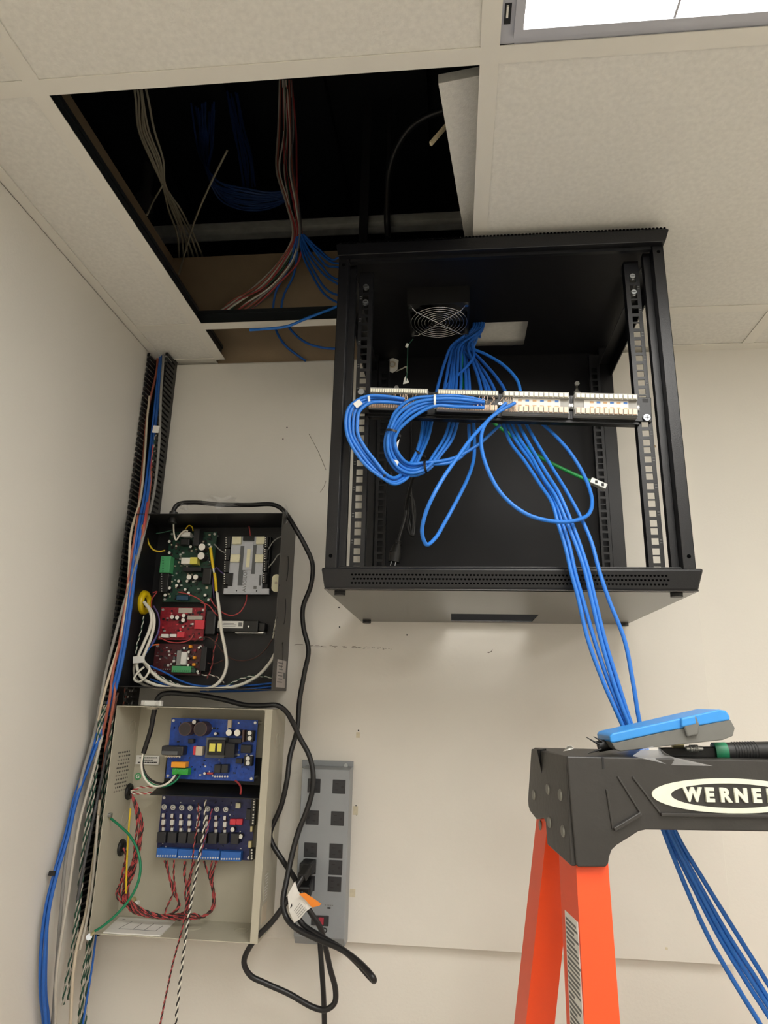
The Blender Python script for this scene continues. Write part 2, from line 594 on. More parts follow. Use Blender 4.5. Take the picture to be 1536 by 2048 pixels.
# black scuffs along the joint and long faint scrapes
m = MB()
rs = random.Random(3)
for i in range(46):
    t = rs.random()
    px = 585 + 205 * t + rs.uniform(-6, 6)
    py = 1289 + 9 * t + rs.uniform(-2.2, 2.2)
    p = at(px, py, 0)
    L = rs.uniform(0.003, 0.014) * (1.2 - t)
    m.hexa([p + Vector((-L / 2, -0.0003, -0.0006)), p + Vector((L / 2, -0.0003, -0.0003)), p + Vector((L / 2, -0.0003, 0.0004)), p + Vector((-L / 2, -0.0003, 0.0002))],
           [p + Vector((-L / 2, 0.001, -0.0006)), p + Vector((L / 2, 0.001, -0.0003)), p + Vector((L / 2, 0.001, 0.0004)), p + Vector((-L / 2, 0.001, 0.0002))])
for (a, b) in [((618, 868), (652, 940)), ((640, 985), (652, 962)), ((985, 1299), (977, 1306)), ((984, 1303), (974, 1305))]:
    m.tube([at(a[0], a[1], 0), at((a[0] + b[0]) / 2 + 2, (a[1] + b[1]) / 2, 0), at(b[0], b[1], 0)], 0.0006, 5)
o = m.build('scuff', mat('scuff_graphite', '#6b6258', 0.8), bb)
tag(o, 'black scuff marks along the board joint', kind='stuff')
# plain drywall anchors in the wall right of the rack
tag(cyl('wall_anchor', at(893, 645, YW) * 0 + Vector((1.16, 0.0, 2.36)), Vector((1.16, -0.0008, 2.36)), 0.003, GYPS, bb), 'small filled screw hole')

# troffers: visible 2x4 fixture and its siblings across the ceiling
def troffer(x0, x1, y0, y1, label):
    t = thing('ceiling_light', ((x0 + x1) / 2, (y0 + y1) / 2, CEIL), label, 'ceiling light', 'recessed ceiling light panels')
    z = CEIL + 0.003
    MB().box(x0 - 0.006, x0 + 0.018, y0, y1, z, z + 0.002).box(x1 - 0.018, x1 + 0.006, y0, y1, z, z + 0.002) \
        .box(x0 + 0.018, x1 - 0.018, y1 - 0.012, y1 + 0.006, z, z + 0.002).box(x0 + 0.018, x1 - 0.018, y0 - 0.006, y0 + 0.012, z, z + 0.002).build('fixture_flange', ALU, t)
    fx0, fx1, fy0, fy1 = x0 + 0.016, x1 - 0.016, y0 + 0.010, y1 - 0.010
    w = 0.011
    zz = CEIL - 0.002
    f = MB().prism([(fx0, fy0), (fx0 + w, fy0 + w), (fx0 + w, fy1 - w), (fx0, fy1)], 'z', zz, z)
    f.prism([(fx1, fy0), (fx1, fy1), (fx1 - w, fy1 - w), (fx1 - w, fy0 + w)], 'z', zz, z)
    f.prism([(fx0, fy1), (fx0 + w, fy1 - w), (fx1 - w, fy1 - w), (fx1, fy1)], 'z', zz, z)
    f.prism([(fx0, fy0), (fx1, fy0), (fx1 - w, fy0 + w), (fx0 + w, fy0 + w)], 'z', zz, z)
    f.build('lens_frame', ALU, t)
    sx = x0 + 0.2035
    box('lens', fx0 + w, sx - 0.0015, fy0 + w, fy1 - w, CEIL + 0.001, CEIL + 0.003, LENS, t)
    box('lens', sx + 0.0015, fx1 - w, fy0 + w, fy1 - w, CEIL + 0.001, CEIL + 0.003, LENS, t)
    box('lens_divider', sx - 0.0015, sx + 0.0015, fy0 + w, fy1 - w, CEIL - 0.001, CEIL + 0.003, ALU, t)
    box('housing', x0 + 0.01, x1 - 0.01, y0 + 0.01, y1 - 0.01, CEIL + 0.006, CEIL + 0.09, TEE, t)
    MB().box(x0 + 0.003, x0 + 0.011, y1 - 0.052, y1 - 0.026, z - 0.0006, z).build('slot', INK, t)
    MB().box(x0 + 0.005, x0 + 0.0075, y1 - 0.05, y1 - 0.036, z - 0.003, z - 0.0004).build('clip', TEE, t)
    return t


troffer(XB[1] + TW, XB[2], YB[3], YB[1] - TW, 'lit recessed ceiling light panel at the top right of the room ceiling')
troffer(XB[4] + TW, XB[5], YB[3], YB[1] - TW, 'lit ceiling light panel by the right wall, first row')
troffer(XB[1] + TW, XB[2], YB[6], YB[4] - TW, 'lit ceiling light panel behind the viewer, second row')
troffer(XB[4] + TW, XB[5], YB[6], YB[4] - TW, 'lit ceiling light panel by the right wall, second row')

# loose tile pushed aside above the grid
lt = MB().box(0, 0.6, 0, 0.6, 0, 0.017).build('ceiling_tile', TILE, None, 0.001)
tag(lt, 'loose ceiling tile lifted and pushed aside over the open ceiling bay', 'ceiling tile')
lt.rotation_euler = (0, math.radians(-1.2), math.radians(-7.2))
lt.location = Matrix.Rotation(math.radians(-7.2), 3, 'Z') @ Vector((0.3, 0.3, 0)) + Vector((0.703, -0.690, CEIL + 0.0535))
sl = MB().bar(at(860, 289, -0.62) * 0 + atz(861, 288, 2.66), atz(892, 252, 2.69), 0.007, 0.004).build('wood_sliver', mat('pale_wood', '#d8c8a4', 0.7), None)
tag(sl, 'pale thin wooden sliver poking out beside the loose tile', 'stick')

# steel members above the ceiling
zt = at(760, 452, 0.16).z
st = MB().box(-0.2, 1.6, 0.165, 0.168, zt - 0.02, zt + 0.02).box(-0.2, 1.6, 0.14, 0.168, zt + 0.017, zt + 0.02).box(-0.2, 1.6, 0.14, 0.168, zt - 0.02, zt - 0.017).box(-0.2, 1.6, 0.160, 0.165, zt - 0.003, zt + 0.002).build('steel_track', GALV)
tag(st, 'bright galvanised steel track crossing above the ceiling opening', 'steel track')
for (px, w, lb) in [(728, 0.012, 'broad dark stud standing in front of the galvanised track'), (775, 0.006, 'narrow dark stud right of the broad one')]:
    p_ = at(px, 452, 0.138)
    tag(MB().box(p_.x - w, p_.x + w, 0.125, 0.138, 2.75, 3.5).build('steel_stud', DECK), lb, 'steel stud')
p_ = atz(290, 395, 3.0)
dct = MB().cyl(p_, p_ + Vector((0, 0, 0.10)), 0.013, 18).cyl(p_ + Vector((0, 0, -0.05)), p_ + Vector((0, 0, 0.0)), 0.022, 18).build('pipe', DECK)
tag(dct, 'short dark pipe drop at the left of the ceiling opening', 'pipe')

# ------------------------------------------------------------------ rack
RX0, RX1 = 0.5235, 1.0735
rk = thing('network_rack', (0.798, -0.22, 1.972), 'black open-sided wall-mount network rack with its front facing the viewer', 'rack')


def rect_hole(mb, x0, x1, y0, y1, hx0, hx1, hy0, hy1, z0, z1):
    mb.box(x0, hx0, y0, y1, z0, z1).box(hx1, x1, y0, y1, z0, z1).box(hx0, hx1, y0, hy0, z0, z1).box(hx0, hx1, hy1, y1, z0, z1)
    return mb


rect_hole(MB(), RX0 + 0.002, RX1 - 0.002, -0.432, -0.002, 0.716, 0.879, -0.150, -0.030, 1.972, 1.974).build('bottom_panel', RACKB, rk)
rect_hole(MB(), RX0, RX1, -0.432, -0.002, 0.764, 0.880, -0.156, -0.056, 2.584, 2.586).build('top_panel', RACKP, rk)
# lips
m = MB().hexa([(0.5197, -0.437, 2.005), (1.0805, -0.437, 2.005), (1.071, -0.433, 1.972), (0.5258, -0.433, 1.972)],
              [(0.5197, -0.418, 2.005), (1.0805, -0.418, 2.005), (1.071, -0.418, 1.972), (0.5258, -0.418, 1.972)])
m.build('bottom_lip', RACK, rk, 0.004, 3)
m = MB().hexa([(0.5190, -0.437, 2.579), (1.0815, -0.437, 2.579), (1.074, -0.437, 2.556), (0.5235, -0.437, 2.556)],
              [(0.5190, -0.418, 2.579), (1.0815, -0.418, 2.579), (1.074, -0.418, 2.556), (0.5235, -0.418, 2.556)])
m.hexa([(0.5235, -0.430, 2.587), (1.079, -0.430, 2.587), (1.0815, -0.437, 2.579), (0.519, -0.437, 2.579)],
       [(0.5235, -0.418, 2.587), (1.079, -0.418, 2.587), (1.0815, -0.418, 2.579), (0.519, -0.418, 2.579)])
m.build('top_lip', RACK, rk, 0.001)
m = MB()
for i in range(92):
    x = 0.528 + i * 0.006
    m.box(x, x + 0.0035, -0.4345, -0.4315, 2.582, 2.5855)
tag(m.build('vent_slots', HOLE, rk), kind='stuff')
MB().box(RX0 + 0.02, RX1 - 0.02, -0.425, -0.418, 2.550, 2.558).build('top_crossbar', RACK, rk)
MB().box(RX0 + 0.02, RX1 - 0.02, -0.425, -0.412, 2.003, 2.009).build('bottom_crossbar', RACK, rk, 0.001)
m = MB()
for j in range(3):
    for i in range(86):
        x = 0.568 + i * 0.0054 + (0.0027 if j % 2 else 0)
        z = 1.994 - j * 0.0062
        y = -0.437 + (2.005 - z) / 0.033 * 0.004
        m.cyl((x, y - 0.00015, z), (x, y + 0.001, z), 0.0019, 6)
tag(m.build('perforation', HOLE, rk), kind='stuff')
# posts
for s in (0, 1):
    def mx(x): return x if s == 0 else (RX0 + RX1) - x
    m = MB().box(mx(0.5235), mx(0.541), -0.425, -0.4235, 2.004, 2.556)
    m.box(mx(0.5235), mx(0.525), -0.425, -0.395, 2.004, 2.556)
    m.box(mx(0.5395), mx(0.541), -0.4235, -0.405, 2.004, 2.556)
    m.box(mx(0.541), mx(0.5525), -0.407, -0.405, 2.004, 2.556)
    m.box(mx(0.5515), mx(0.5525), -0.407, -0.395, 2.004, 2.556)
    m.build('post', RACK, rk, 0.0006)
    m = MB().box(mx(0.5235), mx(0.550), -0.035, -0.033, 1.974, 2.584)
    m.box(mx(0.5235), mx(0.525), -0.035, -0.004, 1.974, 2.584)
    m.box(mx(0.5485), mx(0.550), -0.033, -0.010, 1.974, 2.584)
    m.build('post', RACK, rk, 0.0006)
    for z0, z1 in ((2.515, 2.545), (1.976, 2.0)):
        m = MB().box(mx(0.5255), mx(0.5275), -0.395, -0.035, z0, z1).box(mx(0.5275), mx(0.55), -0.395, -0.035, z1 - 0.002, z1)
        m.build('side_brace', RACK, rk)
    # rails with square holes
    for yy, front in ((-0.392, True), (-0.062, False)):
        x0, x1 = 0.5565, 0.5805
        hx0, hx1 = 0.5625, 0.5735
        zs = []
        z = 2.5065 if front else 2.5065
        u = 0
        zz = 2.522
        while zz > 2.03:
            for k, off in enumerate((0.00635, 0.02223, 0.0381)):
                zs.append((zz - off, k))
            zz -= 0.04445
        m = MB()
        m.box(mx(x0), mx(hx0), yy, yy + 0.002, 2.004, 2.552)
        m.box(mx(hx1), mx(x1), yy, yy + 0.002, 2.004, 2.552)
        prev = 2.552
        for zc, k in zs:
            m.box(mx(hx0), mx(hx1), yy, yy + 0.002, zc + 0.0053, prev)
            prev = zc - 0.0053
            if k == 1:      # unit mark: pointed cheek outside the middle hole
                pass
        m.box(mx(hx0), mx(hx1), yy, yy + 0.002, 2.004, prev)
        # return flange on the inner edge, folded towards the middle of the rack
        m.box(mx(x1 - 0.0015), mx(x1), yy + 0.002, yy + (0.016 if front else -0.012), 2.004, 2.552)
        m.build('rail', RACK, rk)
        if front:
            for zc in (2.5225, 2.4895):
                p = Vector((mx(0.5685), yy - 0.004, zc - 0.002 if zc > 2.5 else zc))
                sc = MB().cyl(p + Vector((0, 0.0, 0)), p + Vector((0, 0.005, 0)), 0.0045, 14, 0.0055).build('screw', CHROME, rk)
                MB().box(p.x - 0.003, p.x + 0.003, p.y - 0.0004, p.y, p.z - 0.0006, p.z + 0.0006).build('slot', INK, sc)
            m = MB()
            for i, (zc, k) in enumerate(zs):
                if k == 1:
                    for d in (0.0022, -0.0022):
                        m.box(mx(0.5578), mx(0.5613), yy - 0.0002, yy, zc + d - 0.0006, zc + d + 0.0006)
            tag(m.build('unit_marking', GINK, rk), kind='stuff')
    for zc in (2.545, 2.025):
        cyl('bolt_hole', (mx(0.532), -0.4254, zc), (mx(0.532), -0.4245, zc), 0.003, HOLE, rk, 12)
# back panel with key-hole slots, seen as bright wall through them
m = MB()
kx = [0.5925, 1.000]
x0, x1, z0, z1 = 0.545, 1.052, 1.976, 2.584
hw = 0.0075
xs = [x0, kx[0] - hw, kx[0] + hw, kx[1] - hw, kx[1] + hw, x1]
hz0, hz1 = 2.478, 2.502
m.box(x0, x1, -0.010, -0.008, z0, hz0).box(x0, x1, -0.010, -0.008, hz1, z1)
for a, b in ((xs[0], xs[1]), (xs[2], xs[3]), (xs[4], xs[5])):
    m.box(a, b, -0.010, -0.008, hz0, hz1)
for k in kx:       # round off the slot: narrow neck above
    for sgn in (-1, 1):
        m.prism([(k + sgn * hw, hz1), (k + sgn * 0.003, hz1), (k + sgn * 0.003, hz1 - 0.006), (k + sgn * hw, hz1 - 0.012)], 'y', -0.010, -0.008)
        m.prism([(k + sgn * hw, hz0), (k + sgn * hw, hz0 + 0.005), (k + sgn * 0.004, hz0)], 'y', -0.010, -0.008)
m.build('back_panel', RACKP, rk)
for k in kx:
    cyl('mounting_bolt', (k, -0.016, 2.508), (k, -0.010, 2.508), 0.0055, GALV, rk, 6)
    cyl('mounting_bolt', (k, -0.016, 2.03), (k, -0.010, 2.03), 0.004, GALV, rk, 6)
# feet under the bottom panel
for (px, py) in [(680, 1185), (1353, 1188), (738, 1246), (1243, 1250)]:
    p = atz(px, py, 1.972)
    cyl('foot', (p.x, min(p.y, -0.014), 1.9722), (p.x, min(p.y, -0.014), 1.9675), 0.0088, BLACKP, rk, 16)
# fan
fc = Vector((0.6947, -0.2312, 2.548))
fan = MB()
for (ax0, ax1, ay0, ay1) in [(-0.06, -0.056, -0.06, 0.06), (0.056, 0.06, -0.06, 0.06), (-0.056, 0.056, -0.06, -0.056), (-0.056, 0.056, 0.056, 0.06)]:
    fan.box(fc.x + ax0, fc.x + ax1, fc.y + ay0, fc.y + ay1, fc.z, 2.584)
for sx in (-1, 1):
    for sy in (-1, 1):
        fan.prism([(fc.x + sx * 0.056, fc.y + sy * 0.056), (fc.x + sx * 0.056, fc.y + sy * 0.030), (fc.x + sx * 0.030, fc.y + sy * 0.056)], 'z', fc.z, 2.584)
fan = fan.build('fan', BLACKP, rk)
g = MB()
for i in range(8):
    g.ring(fc + Vector((0, 0, -0.006)), (0, 0, 1), 0.0075 + i * 0.0069, 0.0008, 40, 6)
for a in (45, 135):
    d = Vector((math.cos(math.radians(a)), math.sin(math.radians(a)), 0))
    e0, e1 = fc - d * 0.076, fc + d * 0.076
    g.tube([e0 + Vector((0, 0, -0.001)), fc - d * 0.062 + Vector((0, 0, -0.0075)), fc + d * 0.062 + Vector((0, 0, -0.0075)), e1 + Vector((0, 0, -0.001))], 0.0011, 6)
    for e in (e0, e1):
        g.cyl(e + Vector((0, 0, -0.004)), e, 0.004, 12)
g.build('guard', WIREG, fan)
h = MB().cyl(fc + Vector((0, 0, 0.004)), fc + Vector((0, 0, 0.02)), 0.02, 20)
h.build('hub', BLACKP, fan)
for i in range(7):
    a = 2 * math.pi * i / 7
    d = Vector((math.cos(a), math.sin(a), 0))
    e = Vector((-math.sin(a), math.cos(a), 0))
    p0, p1 = fc + d * 0.019, fc + d * 0.053
    q = [p0 - e * 0.009 + Vector((0, 0, 0.02)), p0 + e * 0.009 + Vector((0, 0, 0.006)), p1 + e * 0.02 + Vector((0, 0, 0.006)), p1 - e * 0.012 + Vector((0, 0, 0.022))]
    MB().hexa(q, [v + Vector((0, 0, 0.0015)) for v in q]).build('blade', BLACKP, fan)

# ------------------------------------------------------------------ patch panel (hangs askew: left by its top hole, right by its bottom hole)
pp = thing('patch_bay', (0, 0, 0), 'black rack patch panel with four white punch-down blocks facing out', 'patch panel')
MB().box(-0.2413, 0.2413, 0, 0.002, -0.0215, 0.0215).box(-0.218, 0.222, 0.002, 0.004, -0.027, 0.0215) \
    .box(-0.218, 0.222, -0.001, 0.012, -0.0275, -0.0255).build('plate', RACK, pp, 0.0008)
BX = [(-0.2165, -0.118), (-0.104, -0.003), (0.0035, 0.110), (0.1175, 0.2165)]
for bi, (a, b) in enumerate(BX):
    blk = MB().box(a, b, -0.010, 0.0, -0.019, 0.019).build('punch_block', PPGREY if bi > 1 else BLACKP, pp, 0.0008)
    n = 24 if bi < 2 else 13
    for z0, z1, mm in ((0.0085, 0.0185, TERMW), (-0.0185, -0.0085, TERMO)):
        t = MB().box(a + 0.001, b - 0.001, -0.0165, -0.010, z0, z1)
        t.build('terminal_base', PPGREY, blk)
        t = MB()
        w = (b - a - 0.004) / n
        for i in range(n):
            x = a + 0.002 + i * w
            t.box(x + w * 0.12, x + w * 0.86, -0.0195, -0.0165, z0 + 0.0008, z1 - 0.003 if z0 > 0 else z1)
        tag(t.build('terminal_row', mm, blk), kind='stuff')
    if bi > 1:
        lb = box('label_strip', a + 0.016, b - 0.014, -0.0112, -0.010, -0.0088, 0.0085, PAPER, blk)
        t1, t2 = MB(), MB()
        for i in range(6):
            x = a + 0.022 + i * (b - a - 0.036) / 6
            (t1 if i % 2 else t2).box(x + 0.003, x + 0.009, -0.0114, -0.0112, 0.003, 0.0065)
            t2.box(x + 0.003, x + 0.009, -0.0114, -0.0112, -0.0062, -0.003)
        t1.build('blue_code', SLATB, lb)
        t2.build('tan_code', SLATO, lb)
    for xx, sg in ((a, 1), (b, -1)):
        MB().box(xx + sg * 0.0002, xx + sg * -0.0045, -0.006, 0, -0.0045, 0.0045).build('clip', PPGREY if bi > 1 else BLACKP, blk)
        cyl('clip_pin', (xx - sg * 0.002, -0.0075, 0.0), (xx - sg * 0.002, -0.006, 0.0), 0.0022, SOLDER, blk, 10)
for xx in (-0.1110, 0.0005, 0.1138):
    MB().box(xx - 0.0004, xx + 0.0004, -0.0005, 0, -0.02, 0.02).build('seam', INK, pp)
p = Vector((0.2325, 0, -0.0158))
sc = MB().cyl(p + Vector((0, -0.005, 0)), p, 0.0055, 16, 0.0065).build('screw', CHROME, pp)
MB().box(p.x - 0.004, p.x + 0.004, -0.0054, -0.005, p.z - 0.0007, p.z + 0.0007).box(p.x - 0.0007, p.x + 0.0007, -0.0054, -0.005, p.z - 0.004, p.z + 0.004).build('cross_slot', INK, sc)
p = Vector((-0.2325, 0, 0.0158))
MB().cyl(p + Vector((0, -0.005, 0)), p, 0.0055, 16, 0.0065).build('screw', CHROME, pp)
MB().box(0.2275, 0.2365, -0.0003, 0.0001, 0.0125, 0.0185).build('slot_hole', INK, pp)
pp.location = (0.7985, -0.397, 2.2845)
pp.rotation_euler = (0, 0.053, 0)

# ------------------------------------------------------------------ stepladder (built in its own frame, then turned)
ld = thing('step_ladder', (0, 0, 0), 'orange fibreglass stepladder with a black plastic top cap', 'ladder')
CW = 0.349


def mirx(poly):
    return [(CW - x, z) for x, z in reversed(poly)]


half = [(0.0, 0.0), (0.0045, -0.1045), (0.0065, -0.107), (0.035, -0.1065), (0.038, -0.1035), (0.0395, -0.097), (0.0425, -0.0905), (0.048, -0.086), (0.072, -0.0725), (0.080, -0.0708)]
front = half + mirx(half)
cap = MB().prism(front, 'y', 0.0, 0.007)
side = [(0.004, 0.0), (0.148, -0.002), (0.174, -0.066), (0.1725, -0.073), (0.166, -0.078), (0.1365, -0.083), (0.102, -0.0765), (0.094, -0.080), (0.0905, -0.103), (0.004, -0.107)]
cap2 = MB()
for a, b in ((0.0, 0.006), (CW - 0.006, CW)):
    cap.prism(side, 'x', a, b)
cap.box(0.003, CW - 0.003, 0.003, 0.147, -0.0055, -0.0005)
cap.hexa([(0.003, 0.141, -0.003), (CW - 0.003, 0.141, -0.003), (CW - 0.003, 0.167, -0.066), (0.003, 0.167, -0.066)],
         [(0.003, 0.147, -0.003), (CW - 0.003, 0.147, -0.003), (CW - 0.003, 0.173, -0.066), (0.003, 0.173, -0.066)])
cap = cap.build('top_cap', LADK, ld, 0.005, 4)
# embossed ribs on the front of the cap
for sgn in (0, 1):
    def X(x): return x if not sgn else CW - x
    for ri, (a, b, w) in enumerate([((0.0405, -0.032), (0.0445, -0.0705), 0.0022), ((0.0450, -0.0708), (0.0745, -0.0548), 0.0042), ((0.053, -0.019), (0.0745, -0.054), 0.002), ((0.069, -0.019), (0.096, -0.0545), 0.002)]):
        MB().bar((X(a[0]), -0.0002, a[1]), (X(b[0]), -0.0002, b[1]), w, 0.009 if ri == 1 else 0.003, (0, 1, 0)).build('rib', LADK, ld, 0.0008)
MB().bar((0.096, -0.0002, -0.0555), (CW - 0.096, -0.0002, -0.0555), 0.0035, 0.007, (0, 1, 0)).build('rib', LADK, ld, 0.0008)
MB().box(0.0375, 0.0395, -0.0006, 0.001, -0.012, -0.0005).build('moulding_notch', INK, ld)
# logo: white oval rim and raised white letters
cx, cz, A, B = 0.1745, -0.0362, 0.086, 0.0172
A2, B2 = 0.0655, 0.0122
n = 56
rim = MB()
vs_ = []
for i in range(n):
    t = 2 * math.pi * i / n
    co, si = math.cos(t), math.sin(t)
    vs_ += [(cx + A * co, -0.0015, cz + B * si), (cx + A2 * co, -0.0015, cz + B2 * si), (cx + A * co, 0.0005, cz + B * si), (cx + A2 * co, 0.0005, cz + B2 * si)]
fs = []
for i in range(n):
    a, b = 4 * i, 4 * ((i + 1) % n)
    fs += [(a, b, b + 1, a + 1), (a, a + 2, b + 2, b), (a + 1, b + 1, b + 3, a + 3)]
rim.add(vs_, fs)
rim.build('logo_oval', LOGOW, ld)
for ch, xc in zip('WERNER', (0.1322, 0.1505, 0.1673, 0.1845, 0.2015, 0.2185)):
    text_mesh('logo_letter', ch, 0.0185, LOGOW, ld, (xc, -0.0012, cz), (math.pi / 2, 0, 0), 0.0012, 0.0009, sx=1.02 if ch != 'W' else 0.95)
# rivets on both cheeks
for (y, z) in [(0.142, -0.056), (0.078, -0.0416), (0.030, -0.042), (0.077, -0.077), (0.026, -0.0775)]:
    for x, d in ((0.0, -0.0014), (CW, 0.0014)):
        MB().cyl((x, y, z), (x + d, y, z), 0.0062, 18, 0.0052).build('rivet', RIVET, ld)
# rails: channels leaning out from under the cap


def rail(xo, sg, y0, y1, ztop, zbot, lean, spread, flange_front, name):
    """C-channel: web on the outer side, flanges turned inwards"""
    def pt(x, y, z):
        k = ztop - z
        return Vector((xo + sg * (x - spread * k), y + lean * k, z))
    m = MB()
    fw, t = 0.034, 0.003
    def slab(xa, xb, ya, yb):
        m.hexa([pt(xa, ya, ztop), pt(xb, ya, ztop), pt(xb, yb, ztop), pt(xa, yb, ztop)], [pt(xa, ya, zbot), pt(xb, ya, zbot), pt(xb, yb, zbot), pt(xa, yb, zbot)])
    slab(0, t, y0 + t, y1 - t)
    slab(0, fw, y0, y0 + t)
    slab(0, fw, y1 - t, y1)
    return m.build(name, LADO, ld), pt


ZB = -1.757
for xo, sg in ((0.010, 1), (CW - 0.010, -1)):
    fr, fpt = rail(xo, sg, 0.020, 0.080, -0.055, ZB, -0.20, 0.055, True, 'front_rail')
    rr, rpt = rail(xo - sg * 0.003, sg, 0.098, 0.146, -0.06, ZB, 0.22, 0.095, False, 'rear_rail')
    cyl('rivet', rpt(-0.0012, 0.125, -0.089), rpt(0.001, 0.125, -0.089), 0.0055, RIVET, ld)
    if sg == 1:
        FPT = fpt
# treads between the front rails, bars between the rear rails
for k in range(1, 6):
    z = -0.305 * k - 0.02
    kk = -0.055 - z
    yy = 0.04 - 0.20 * kk
    xa, xb = 0.006 - 0.055 * kk + 0.003, CW - 0.006 + 0.055 * kk - 0.003
    MB().box(xa, xb, yy - 0.038, yy + 0.034, z - 0.004, z).box(xa, xb, yy - 0.038, yy - 0.035, z - 0.025, z).box(xa, xb, yy + 0.031, yy + 0.034, z - 0.025, z).build('tread', RIVET, ld)
    yy = 0.12 + 0.22 * kk
    MB().box(xa, xb, yy - 0.01, yy + 0.01, z - 0.012, z).build('rear_bar', RIVET, ld)
# warning label on the web of the front rail
def lq(y0, y1, z0, z1, off):
    return [FPT(off, y1, z0), FPT(off, y0, z0), FPT(off, y0, z1), FPT(off, y1, z1)]


lb = MB().hexa(lq(0.024, 0.066, -0.158, -0.36, -0.0006), lq(0.024, 0.066, -0.158, -0.36, 0.001)).build('warning_label', PAPER, ld)
tag(lb, 'white warning label with black text')
rs = random.Random(5)
m = MB()
z = -0.163
while z > -0.355:
    r_ = rs.random()
    if r_ < 0.12:
        m.hexa(lq(0.026, 0.064, z, z - 0.0016, -0.0009), lq(0.026, 0.064, z, z - 0.0016, 0.0))
    else:
        e = 0.050 if rs.random() < 0.75 else rs.uniform(0.028, 0.045)
        y = 0.063
        while y > 0.063 - (e - 0.016):
            w = rs.uniform(0.0025, 0.006)
            m.hexa(lq(y - w, y, z, z - 0.0021, -0.0009), lq(y - w, y, z, z - 0.0021, 0.0))
            y -= w + 0.0009
    z -= 0.0042
tag(m.build('label_text', GINK, lb), kind='stuff')
ld.location = (0.840, -0.66, 1.758)
ld.rotation_euler = (0, 0, math.radians(8.5))

# ------------------------------------------------------------------ things lying on the ladder cap
tt = thing('cable_tester', (0.96, -0.60, 1.765), 'blue and grey handheld cable tester resting on the ladder cap', 'tester')
YT0, YT1 = -0.635, -0.565


def pxprism(poly, ya, yb, m, name, parent, bevel):
    P = [at(x, y, ya) for x, y in poly]
    return MB().prism([(p.x, p.z) for p in P], 'y', ya, yb).build(name, m, parent, bevel, 3)


pxprism([(1219, 1473), (1224, 1467), (1340, 1441), (1438, 1419), (1452, 1421), (1460, 1432), (1461, 1440), (1405, 1450), (1330, 1463), (1227, 1486), (1221, 1484)], YT0, YT1, TESTB, 'upper_shell', tt, 0.003)
pxprism([(1222, 1484), (1227, 1486), (1330, 1463), (1405, 1450), (1461, 1439), (1470, 1456), (1466, 1472), (1446, 1480), (1335, 1492), (1240, 1503), (1230, 1498)], YT0 + 0.001, YT1 - 0.001, TESTG, 'lower_shell', tt, 0.004)
pxprism([(1362, 1437), (1392, 1431), (1400, 1450), (1397, 1470), (1375, 1475), (1368, 1452)], YT0 - 0.004, YT0 + 0.006, TESTG, 'thumb_grip', tt, 0.002)
pxprism([(1362, 1436), (1391, 1430), (1394, 1449), (1364, 1455)], YT0 - 0.0045, YT0 + 0.006, TESTB, 'grip_cover', tt, 0.002)
cyl('probe_boot', at(1196, 1493, -0.60), at(1230, 1487, -0.60), 0.0062, BLACKP, tt, 16)
for a, b in (((1172, 1474), (1200, 1490)), ((1187, 1473), (1204, 1483)), ((1176, 1507), (1203, 1498))):
    MB().cyl(at(*a, -0.605), at(*b, -0.605), 0.0004, 8, 0.0014).build('test_pin', BLACKP, tt)

tl = thing('punch_down_tool', (1.02, -0.575, 1.757), 'black-handled punch-down tool with a green ring on the ladder cap', 'tool')
p, q = at(1452, 1504, -0.585), at(1640, 1500, -0.585)
cyl('handle', p, q, 0.0105, BLACKP, tt and tl, 20)
m = MB()
d = (q - p).normalized()
for i in range(9):
    m.ring(p + d * (0.008 + i * 0.003), d, 0.0104, 0.0006, 24, 5)
tag(m.build('grip_rings', BLACKP, tl), kind='stuff')
cyl('green_ring', at(1427, 1504.5, -0.585), p, 0.0108, GRNP, tl, 20)
p2 = at(1320, 1507, -0.585)
MB().bar(p2, at(1428, 1505, -0.585), 0.012, 0.013).build('shaft', BLACKP, tl, 0.001)
cyl('hex_nut', at(1344, 1488.5, -0.60), at(1366, 1488, -0.60), 0.0045, BRASS, tl, 6)
m = MB()
for i in range(6):
    m.ring(at(1380 + i * 3, 1497, -0.605), (1, 0, 0), 0.0035, 0.0007, 16, 5)
m.cyl(at(1372, 1497, -0.605), at(1405, 1497, -0.605), 0.0028, 12)
tag(m.build('spring', SOLDER, tl), kind='stuff')
# scrap of clear wrap and paper flakes on the cap
def film(name, pts, label, cat, m, Y0, dY):
    P = [at(x, y, Y0 + dY * ((i * 7) % 5) / 5) for i, (x, y) in enumerate(pts)]
    c = sum(P, Vector()) / len(P) + Vector((0, 0.006, 0.001))
    mb = MB()
    off = Vector((0.0002, 0.0003, 0.0002))
    nn = len(P)
    mb.add(P + [c] + [v + off for v in P] + [c + off], [(i, (i + 1) % nn, nn) for i in range(nn)] + [(nn + 1 + i, 2 * nn + 1, nn + 1 + (i + 1) % nn) for i in range(nn)]
           + [(i, nn + 1 + i, nn + 1 + (i + 1) % nn, (i + 1) % nn) for i in range(nn)])
    return tag(mb.build(name, m), label, cat)


film('plastic_wrap', [(1265, 1512), (1285, 1498), (1312, 1491), (1330, 1506), (1362, 1524), (1425, 1532), (1340, 1530)], 'scrap of clear plastic wrap under the cable tester', 'plastic wrap', CLEAR, -0.655, 0.03)
film('tape_scrap', [(1135, 1492), (1142, 1491), (1148, 1497), (1138, 1500), (1126, 1503)], 'tiny white scrap on the ladder cap corner', 'scrap', PAPER, -0.60, 0.01)
film('black_tape', [(1074, 1500), (1092, 1498), (1096, 1520), (1094, 1545), (1086, 1560), (1080, 1530)], 'torn strip of black tape on the ladder cap cheek', 'tape', BLACKP, -0.56, 0.004)

